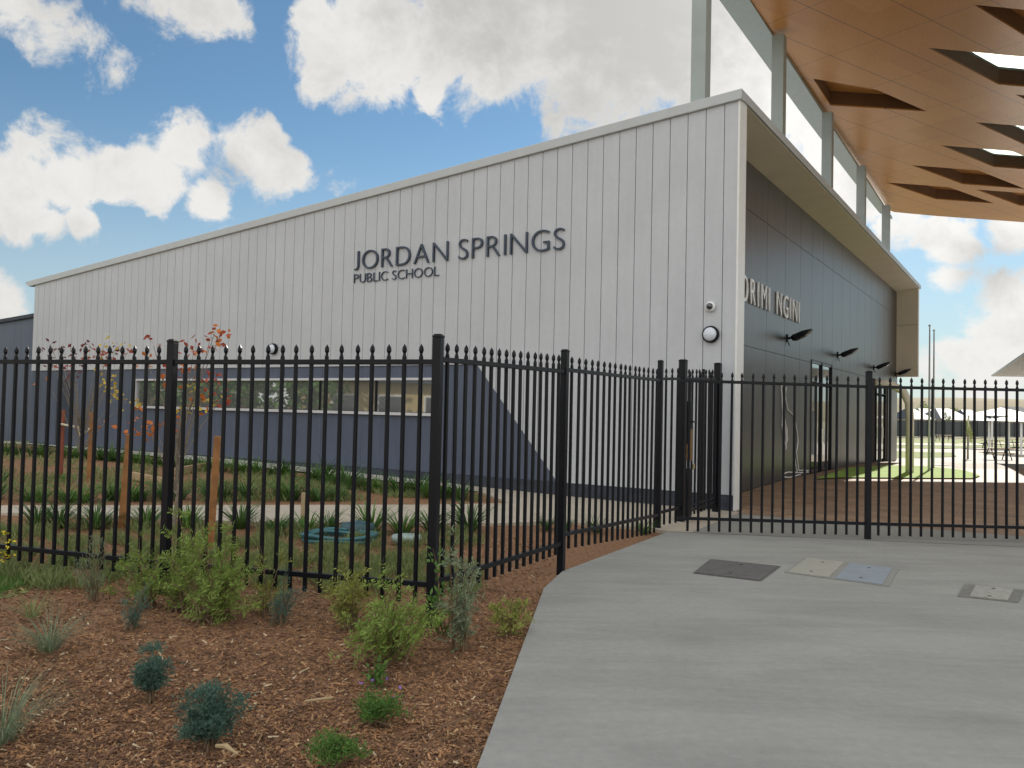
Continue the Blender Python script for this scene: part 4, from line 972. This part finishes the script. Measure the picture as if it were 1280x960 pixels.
def twig(pts, r, lab, m_):
    b = MB(); b.tube([at(u, v) + V((0, 0, z)) for u, v, z in pts], r, 6); tag(b.build('twig', m_), lab, 'twig')
twig([(192, 811, .03), (199, 820, .02), (208, 832, .0)], [.004, .006, .004], 'curved pale twig behind the small blue green shrub', M['pale_timber'])
twig([(270, 938, .02), (282, 941, .03), (297, 944, .005)], [.008, .012, .004], 'pale broken stick in front of the larger blue green shrub', M['pale_timber'])
twig([(381, 879, .01), (415, 875, .012)], [.007, .009], 'short pale stick lying in the middle of the mulch', M['pale_timber'])
twig([(540, 918, .01), (575, 903, .015), (598, 893, .005)], [.003, .005, .003], 'long thin dark stick near the concrete edge', M['stem'])

# stakes, ties, logs, hose, lids in the garden
def stake(u, vb, vt, w_, m_, lab, tilt=0):
    p_ = at(u, vb); zt = zat(p_, vt); b = MB(); b.box((p_.x, p_.y, (zt + p_.z - .1) / 2 + .0), w_, w_, zt - p_.z + .1, Matrix.Rotation(tilt, 3, 'Y') @ Matrix.Rotation(.4, 3, 'Z'))
    o = b.build('garden_stake', m_, bevel=.004); tag(o, lab, 'stake', 'timber stakes in the garden bed'); return p_, zt
p1, z1 = stake(75, 595, 512, .085, M['stake_red'], 'red brown timber stake, leftmost behind the fence')
p2, z2 = stake(111, 600, 515, .07, M['stake'], 'tan timber stake tied to the thin tree trunk at the left')
stake(155, 656, 543, .085, M['stake'], 'tall orange brown timber stake left of the second fence post', .05)
stake(265, 681, 545, .07, M['stake'], 'tall orange brown timber stake right of the second fence post', .03)
stake(380, 660, 616, .08, M['pale_timber'], 'short pale timber peg by the path in the middle of the garden')
b = MB(); zt_ = zat(p1, 530); trunk1 = at(97, 606)
b.tube([V((p1.x, p1.y - .05, zt_)), V((trunk1.x, trunk1.y - .04, zt_ - .02)), V((trunk1.x + .04, trunk1.y - .04, zt_ - .16)), V((p2.x, p2.y - .05, zt_ - .06))], .02, 6); tag(b.build('tree_tie', mat('hessian tie', (.5, .45, .35), .9)), 'pale cloth tie strung between the stakes and the thin trunk', 'tree tie')
def board(a, c, lab):
    A3, B3 = at(*a), at(*c); b = MB(); d = (B3 - A3).normalized(); n_ = V((-d.y, d.x, 0)) * .03
    b.box8([A3 - n_, B3 - n_, B3 + n_, A3 + n_, A3 - n_ + UZ * .13, B3 - n_ + UZ * .13, B3 + n_ + UZ * .13, A3 + n_ + UZ * .13]); tag(b.build('timber_board', M['pale_timber'], bevel=.006), lab, 'board')
board((160, 598), (206, 607), 'pale timber board lying in the bed left of the second fence post')
board((216, 594), (258, 586), 'pale timber board lying in the bed right of the second fence post')
M['teal'] = mat('teal rubber hose', (.03, .13, .15), .4, var=.2); M['palelid'] = mat('pale green plastic lid', (.28, .36, .33), .5, var=.1)
hc = at(424, 676); b = MB()
for k, (rx, ry, z_) in enumerate(((.40, .34, .03), (.36, .30, .055), (.42, .33, .075))):
    b.tube([hc + V((math.cos(a) * rx, math.sin(a) * ry, z_ + .012 * math.sin(3 * a + k))) for a in [6.2832 * j / 40 for j in range(41)]], .022, 8, False)
tag(b.build('garden_hose', M['teal'], smooth=True), 'coiled teal hose lying on the mulch behind the fence', 'hose')
c = at(447, 668) ; b = MB(); b.lathe([(.20, 0), (.21, .08), (.19, .13), (.06, .16), (0, .165)], c, None, 28); tag(b.build('valve_lid', mat('dark teal plastic', (.02, .07, .085), .4), smooth=True), 'dark teal round lid beside the coiled hose', 'lid')
c = at(508, 677); b = MB(); b.lathe([(.17, 0), (.175, .05), (.16, .075), (.05, .085), (0, .088)], c, None, 28); tag(b.build('valve_lid', M['palelid'], smooth=True), 'pale green round lid in the mulch left of the corner post', 'lid')

# young trees with sparse autumn leaves
def sapling(base, hh, lab, clusters, mats):
    o = empty('young_tree', base, lab, 'tree')
    tb = MB(); top = base + V((.05, .02, hh * .62)); pts = [base - V((0, 0, .05)), base.lerp(top, .35) + V((.03, 0, 0)), base.lerp(top, .7) - V((.02, 0, 0)), top]
    tb.tube(pts, [.026, .02, .015, .010], 7); tk = tb.build('trunk', M['trunk'], o); br_ = MB(); per = {}
    for (u, v, n, ci_) in clusters:
        P3 = ORG + ray(u, v) * ((base - ORG).length * rnd.uniform(.96, 1.03)); f = rnd.uniform(.45, 1); root = base.lerp(top, max(.3, min(1, (P3.z - base.z) / hh * .8 * f)))
        if rnd.random() < .75: br_.tube([root, root.lerp(P3, .5) + V((0, 0, .05)), P3], [.010, .006, .003], 5)
        b = per.setdefault(ci_, MB())
        for k in range(int(n * 1.1)): leaf(b, P3 + V((rnd.gauss(0, .065), rnd.gauss(0, .065), rnd.gauss(0, .06))), V((rnd.uniform(-1, 1), rnd.uniform(-1, 1), rnd.uniform(-1, .4))), rnd.uniform(.05, .105), rnd.uniform(.035, .065))
    br_.build('branch', M['trunk'], o)
    for ci_, b in per.items(): b.build('foliage', mats[ci_], o)
c1 = [(50, 435, 4, 3), (63, 430, 4, 3), (72, 438, 6, 3), (88, 434, 6, 3), (82, 445, 8, 3), (106, 432, 8, 3), (112, 444, 14, 0), (104, 450, 10, 0), (122, 447, 12, 0), (131, 428, 8, 2), (135, 445, 10, 0), (145, 438, 10, 3), (157, 428, 6, 2), (160, 440, 14, 0), (90, 455, 8, 3), (66, 455, 6, 3), (75, 462, 6, 0), (85, 472, 9, 3), (95, 466, 7, 3),
      (130, 458, 10, 2), (132, 466, 9, 2), (128, 480, 8, 2), (142, 482, 9, 2), (146, 494, 9, 2), (158, 500, 8, 2), (140, 474, 4, 2), (62, 482, 3, 1), (125, 530, 4, 1)]
sapling(at(97, 606), 2.75, 'sparse young tree at the left with maroon, red and yellow leaves', c1, {0: M['red_leaf'], 1: M['orange_leaf'], 2: M['yellow_leaf'], 3: M['maroon_leaf']})
c2 = [(190, 426, 6, 0), (192, 432, 4, 1), (208, 462, 14, 0), (208, 472, 12, 1), (182, 448, 8, 1), (230, 436, 8, 0), (242, 440, 8, 1), (250, 432, 7, 0), (262, 426, 8, 0), (268, 418, 12, 1), (275, 420, 8, 0), (225, 462, 7, 0), (236, 462, 8, 1), (258, 474, 14, 0), (268, 480, 10, 0), (250, 496, 10, 1), (278, 496, 9, 0), (240, 487, 8, 2), (262, 500, 8, 2), (192, 530, 14, 1), (188, 540, 10, 1), (176, 518, 6, 1), (222, 520, 7, 1), (224, 536, 7, 0), (230, 510, 5, 2), (170, 498, 4, 2), (160, 530, 6, 1)]
sapling(at(216, 664), 2.35, 'sparse young tree with red and orange leaves behind the second fence post', c2, {0: M['red_leaf'], 1: M['orange_leaf'], 2: M['yellow_leaf'], 3: M['maroon_leaf']})

# ------------------------------------------------------------------ background on the right
# curved downpipe standing by the wing wall
p0 = at(1137, 592); b = MB(); zt_ = zat(p0, 482)
b.tube([V((p0.x, p0.y, p0.z - .1)), V((p0.x, p0.y, zt_ - .9)), V((p0.x - .03, p0.y, zt_ - .45)), V((p0.x - .18, p0.y, zt_ - .15)), V((p0.x - .5, p0.y, zt_ + .02)), V((p0.x - .9, p0.y, zt_ + .05))], .10, 14)
tag(b.build('curved_column', M['cream_wall'], smooth=True), 'cream curved column bending under the far wing of the end wall', 'column')
for u, lab in ((1161.3, 'thin flagpole left of the pair beyond the plaza'), (1166.8, 'slightly shorter flagpole right of the pair beyond the plaza')):
    p0 = at(u - .2, 590 if u < 1164 else 586); zt_ = zat(p0, 409 if u < 1164 else 415); b = MB(); b.tube([p0 - UZ * .1, V((p0.x, p0.y, (zt_ + p0.z) / 2)), V((p0.x, p0.y, zt_))], [.032, .026, .016], 10)
    o = b.build('flagpole', M['trim'], smooth=True); tag(o, lab, 'flagpole', 'flagpoles beyond the plaza'); b = MB(); b.lathe([(0, 0), (.035, .03), (.035, .05), (0, .08)], V((p0.x, p0.y, zt_)), None, 10); b.build('finial', M['chrome'], o)
M['colorbond'] = mat('dark green grey steel fence', (.012, .022, .028), .5, var=.15, scale=.5); M['roofgrey'] = mat('grey tile roof', (.13, .14, .15), .6, var=.15, scale=.6); M['roofdark'] = mat('dark tile roof', (.05, .06, .075), .6, var=.15, scale=.6)
M['render'] = mat('cream house render', (.45, .40, .32), .8, var=.1); M['render2'] = mat('grey house render', (.22, .24, .26), .8, var=.1); M['shade'] = mat('white shade sail roof', (.48, .46, .41), .5, var=.05)
# fence at the far boundary
fl = at(1100, 545.5); fr_ = at(1340, 546.5); ff = empty('boundary_fence', fl.lerp(fr_, .5), 'long dark sheet metal fence at the far side of the school grounds', 'fence')
b = MB(); d = (fr_ - fl); L_ = d.length; nseg = int(L_ / 2.4)
for i in range(nseg):
    a3 = fl + d * (i / nseg); b3 = fl + d * ((i + 1) / nseg - .06 / L_); b.box8([a3, b3, b3 + V((0, .05, 0)), a3 + V((0, .05, 0)), a3 + UZ * 2.25, b3 + UZ * 2.25, b3 + V((0, .05, 2.25)), a3 + V((0, .05, 2.25))])
b.build('sheet_panel', M['colorbond'], ff)
for i in range(nseg + 1): a3 = fl + d * (i / nseg); b = MB(); b.box((a3.x, a3.y, a3.z + 1.15), .1, .14, 2.35); b.build('post', M['colorbond'], ff)
def house(u0, u1, vtop, dist, roofm, wallm, lab, hip=True, eave=None):
    cxp = (u0 + u1) / 2; dd = ray(cxp, 526); c = ORG + dd * dist; wv = (u1 - u0) / FPX * dist; base = -1.0; zr_ = EYE + (ORG + ray(cxp, vtop) * dist - ORG).z; ze = base + 2.7 if eave is None else eave
    rr_ = wv * .5; dp = 10
    o = empty('house', V((c.x, c.y, base)), lab, 'house', 'houses beyond the school grounds')
    b = MB(); b.box((c.x, c.y + dp / 2, (base + ze) / 2), wv * .92, dp * .92, ze - base); w_ = b.build('wall', wallm, o)
    b = MB(); x0, x1 = c.x - wv / 2, c.x + wv / 2; y0, y1 = c.y, c.y + dp; r0, r1 = (x0 + wv * .28, x1 - wv * .28)
    ym = (y0 + y1) / 2
    b.add([(x0, y0, ze), (x1, y0, ze), (x1, y1, ze), (x0, y1, ze), (r0, ym, zr_), (r1, ym, zr_)], [(0, 1, 5, 4), (1, 2, 5), (2, 3, 4, 5), (3, 0, 4), (3, 2, 1, 0)]); b.build('roof', roofm, o)
    for f in (.25, .7):
        b = MB(); b.box((x0 + wv * f, y0 + dp * .04 - .03, base + 1.6), wv * .14, .06, 1.0); wn_ = b.build('window', M['glass_dark'], o)
house(1143, 1168, 511, 150, M['roofdark'], M['render'], 'dark roofed house directly right of the far wing wall')
house(1158, 1188, 510.5, 160, M['roofgrey'], M['render2'], 'pale grey roofed house behind the two flagpoles')
house(1180, 1216, 510.5, 155, M['roofgrey'], M['render'], 'pale grey roofed house left of the small yellow tree')
house(1214, 1240, 512, 165, M['roofdark'], M['render2'], 'dark roofed house partly hidden behind the white shade shelter')
house(1262, 1310, 508, 175, M['roofdark'], M['render'], 'dark roofed house at the right edge behind the shelter')
# shade shelter
def shelter(u0, u1, vap, vea, dist, lab):
    c = ORG + ray((u0 + u1) / 2, 526) * dist; c.z = h(c.x, c.y); wv = (u1 - u0) / FPX * dist; ze = (ORG + ray((u0 + u1) / 2, vea) * dist).z; za_ = (ORG + ray((u0 + u1) / 2, vap) * dist).z
    o = empty('shade_shelter', c, lab, 'shelter', 'white shade shelters'); r_ = wv / 2; b = MB()
    b.add([(c.x - r_, c.y - r_, ze), (c.x + r_, c.y - r_, ze), (c.x + r_, c.y + r_, ze), (c.x - r_, c.y + r_, ze), (c.x, c.y, za_), (c.x, c.y, za_ - .15)], [(0, 1, 4), (1, 2, 4), (2, 3, 4), (3, 0, 4), (1, 0, 5), (2, 1, 5), (3, 2, 5), (0, 3, 5)]); b.build('roof', M['shade'], o)
    for sx in (-.8, .8):
        for sy in (-.8, .8):
            b = MB(); b.tube([V((c.x + sx * r_, c.y + sy * r_, c.z)), V((c.x + sx * r_, c.y + sy * r_, ze + .1))], .08, 8); b.build('post', M['white_plastic'], o)
shelter(1223, 1279, 509.5, 520, 88, 'white pyramid roofed shade shelter at the far side of the plaza')
shelter(1254, 1325, 517, 527, 74, 'flatter white shade shelter cut by the right edge of the photo')
# picnic tables
def picnic(u, v, wpx, lab, rz=.1, wide=1.5):
    p0 = at(u, v); o = empty('picnic_table', p0, lab, 'picnic table', 'picnic tables on the plaza'); r3 = Matrix.Rotation(rz, 3, 'Z'); W_ = wide
    M_t = M['pale_timber']
    def bx(name, c, sx, sy, sz, m_): b = MB(); b.box(p0 + r3 @ V(c), sx, sy, sz, r3); return b.build(name, m_, o)
    bx('tabletop', (0, 0, .74), W_, .7, .05, M_t)
    for sy in (-.62, .62): bx('bench_seat', (0, sy, .45), W_, .26, .045, M_t)
    for sx in (-.36, .36):
        b = MB()
        for q in ((-.62, .62)): pass
        b.tube([p0 + r3 @ V((sx * W_, -.62, .42)), p0 + r3 @ V((sx * W_, .62, .42))], .035, 6)
        b.tube([p0 + r3 @ V((sx * W_, -.45, 0)), p0 + r3 @ V((sx * W_, -.12, .72))], .035, 6); b.tube([p0 + r3 @ V((sx * W_, .45, 0)), p0 + r3 @ V((sx * W_, .12, .72))], .035, 6)
        b.build('leg', M['black'], o)
picnic(1248, 575, 32, 'picnic table with dark legs on the sunlit plaza at the right', wide=1.6)
picnic(1240, 561, 25, 'picnic table just behind the nearer one on the plaza', wide=1.7)
picnic(1180, 552, 24, 'picnic table on the grass behind the flagpoles', wide=2.2)
picnic(1272, 559, 25, 'picnic table at the right edge of the photo beneath the shelter', wide=1.9)
# trees far off
def far_tree(u, vb, vt, wpx, dist, m_, lab, n=900, cat='tree', grp='trees beyond the plaza'):
    c = ORG + ray(u, 526) * dist; c.z = h(c.x, c.y); zt_ = (ORG + ray(u, vt) * dist).z; zb_ = c.z if vb is None else (ORG + ray(u, vb) * dist).z; r_ = wpx / FPX * dist / 2
    o = empty('tree', c, lab, cat, grp); b = MB(); b.tube([c - UZ * .1, V((c.x, c.y, lerp(c.z, zt_, .5))), V((c.x + r_ * .1, c.y, lerp(c.z, zt_, .8)))], [.1 * r_ + .03, .07 * r_ + .02, .02], 7); b.build('trunk', M['trunk'], o)
    b = MB(); lob = [(rnd.uniform(-.6, .6), rnd.uniform(-.6, .6), rnd.uniform(0.15, .85), rnd.uniform(.3, .5)) for _ in range(9)]; hh = zt_ - zb_
    for k in range(n):
        lx, ly, lz, lr = rnd.choice(lob); v_ = V((rnd.gauss(0, 1), rnd.gauss(0, 1), rnd.gauss(0, 1))).normalized() * rnd.uniform(.3, 1) * lr
        q = V((c.x + (lx + v_.x) * r_, c.y + (ly + v_.y) * r_, zb_ + (lz + v_.z * .5) * hh)); s_ = r_ * .12; leaf(b, q, V((rnd.uniform(-1, 1), rnd.uniform(-1, 1), rnd.uniform(-1, 1))), s_ * 1.6, s_)
    b.build('crown', m_, o)
far_tree(1210, 556, 524, 13, 60, M['yellowgreen'], 'small yellowish tree standing beyond the plaza', 500)
far_tree(1186, None, 511, 12, 140, M['deep'], 'dark slender tree between the grey roofed houses')
far_tree(1165, None, 502, 26, 300, M['olive'], 'distant dull green tree above the dark house roof at the left', 700)
far_tree(1188, None, 504, 20, 320, M['olive'], 'distant dull green tree on the skyline above the grey roofs', 600)
far_tree(1150, None, 504, 16, 260, M['olive'], 'distant tree on the skyline next to the far wing wall', 600)
# hills
def hills():
    xs = [i * 30 for i in range(-60, 81)]; vs = []; n = len(xs)
    for j, (yy, k) in enumerate(((420, 0), (470, .75), (560, 1), (900, .9))):
        for x in xs: vs.append((x, yy, -1.1 + k * (18 + 2.0 * mnoise.noise(V((x / 150, j * .3, 0))) + .8 * mnoise.noise(V((x / 40, 2, 0))))))
    fs = [(j * n + i, j * n + i + 1, (j + 1) * n + i + 1, (j + 1) * n + i) for j in range(3) for i in range(n - 1)]
    me = bpy.data.meshes.new('hills'); me.from_pydata(vs, [], fs); me.polygons.foreach_set('use_smooth', [True] * len(fs)); o = link('hills', me, M['hill']); o['kind'] = 'structure'
hills()
# second school building at the right edge
def right_building():
    d0 = 45; P1 = ORG + ray(1239, 470.5) * d0; z = P1.z
    u1 = V((-.447, -.894, 0)); u2 = V((.90, -.18, 0)).normalized()
    o = empty('classroom_block', V((P1.x + 6, P1.y, h(P1.x + 6, P1.y))), 'second school building at the right edge with a broad pale roof overhang', 'building')
    a, b_, c_, d_ = P1, P1 + u2 * 26, P1 + u2 * 26 + u1 * 16, P1 + u1 * 16
    b = MB(); b.box8([a, b_, c_, d_, a + UZ * .06, b_ + UZ * .5, c_ + UZ * .5, d_ + UZ * .06]); b.build('roof', M['trim'], o)
    zb_ = h(P1.x + 6, P1.y); q = P1 + u2 * 2.0 + u1 * 2.2; b = MB()
    b.box8([V((p.x, p.y, zz)) for zz in (zb_ - .2, 1.9) for p in (q, q + u2 * 22, q + u2 * 22 + u1 * 10, q + u1 * 10)]); b.build('wall', M['render2'], o)
    b = MB(); b.box8([V((p.x, p.y, zz)) for zz in (1.92, z - .02) for p in (q + (u1 + u2) * .1, q + u2 * 22, q + u2 * 22 + u1 * 10, q + u1 * 10)]); g_ = b.build('clerestory_window', M['glass_dark'], o)
    for k in range(7):
        pp = q + u1 * (k * 1.6) - u2 * .02; b = MB(); b.box((pp.x, pp.y, (1.92 + z) / 2), .10, .10, z - 1.95); b.build('mullion', M['white_plastic'], o)
    for k in range(7):
        pp = q + u2 * (k * 1.2); b = MB(); b.box((pp.x, pp.y, (1.92 + z) / 2), .10, .10, z - 1.95); b.build('mullion', M['white_plastic'], o)
right_building()
# houses and trees across the street to the left: what the ribbon window mirrors
M['yellow_render'] = mat('yellow rendered wall', (.52, .40, .20), .8, var=.08)
def street_house(cx, cy, lab, m_):
    o = empty('house', V((cx, cy, 0)), lab, 'house'); b = MB(); b.box((cx, cy, 1.5), 8, 9, 3.0); b.build('wall', m_, o)
    b = MB(); b.add([(cx - 4.6, cy - 5.2, 3), (cx + 4.6, cy - 5.2, 3), (cx + 4.6, cy + 5.2, 3), (cx - 4.6, cy + 5.2, 3), (cx, cy - 2.5, 5.2), (cx, cy + 2.5, 5.2)], [(0, 1, 4), (1, 2, 5, 4), (2, 3, 5), (3, 0, 4, 5), (3, 2, 1, 0)]); b.build('roof', M['roofdark'], o)
    for y_ in (-2.6, 0.2, 2.8): b = MB(); b.box((cx + 4.03, cy + y_, 1.7), .08, 1.5, 1.2); f = b.build('window', M['edge_white'], o); b = MB(); b.box((cx + 4.09, cy + y_, 1.7), .05, 1.3, 1.0); b.build('pane', M['glass_dark'], f)
street_house(-36, -3, 'yellow rendered house across the street to the left', M['yellow_render'])
street_house(-36, 8.5, 'pale rendered house across the street to the left', M['yellow_render'])
def street_tree(x, y):
    o = empty('tree', V((x, y, 0)), 'leafy green street tree across the road to the left', 'tree', 'street trees to the left'); b = MB(); b.tube([V((x, y, 0)), V((x + .1, y, 2.5)), V((x, y + .1, 4))], [.16, .1, .04], 8); b.build('trunk', M['trunk'], o)
    b = MB()
    for k in range(1600):
        v_ = V((rnd.gauss(0, 1), rnd.gauss(0, 1), rnd.gauss(0, .8))); v_ = v_.normalized() * rnd.uniform(.4, 1); leaf(b, V((x, y, 3.2)) + v_ * 3.0, V((rnd.uniform(-1, 1), rnd.uniform(-1, 1), rnd.uniform(-1, 1))), .35, .22)
    b.build('crown', M['green'], o)
street_house(-40, 20, 'brown rendered house behind the street trees to the left', mat('brown render', (.14, .10, .07), .8))
for x, y in ((-30, 14.5), (-30, 18.5), (-31, 22.5), (-29, 27)): street_tree(x, y)
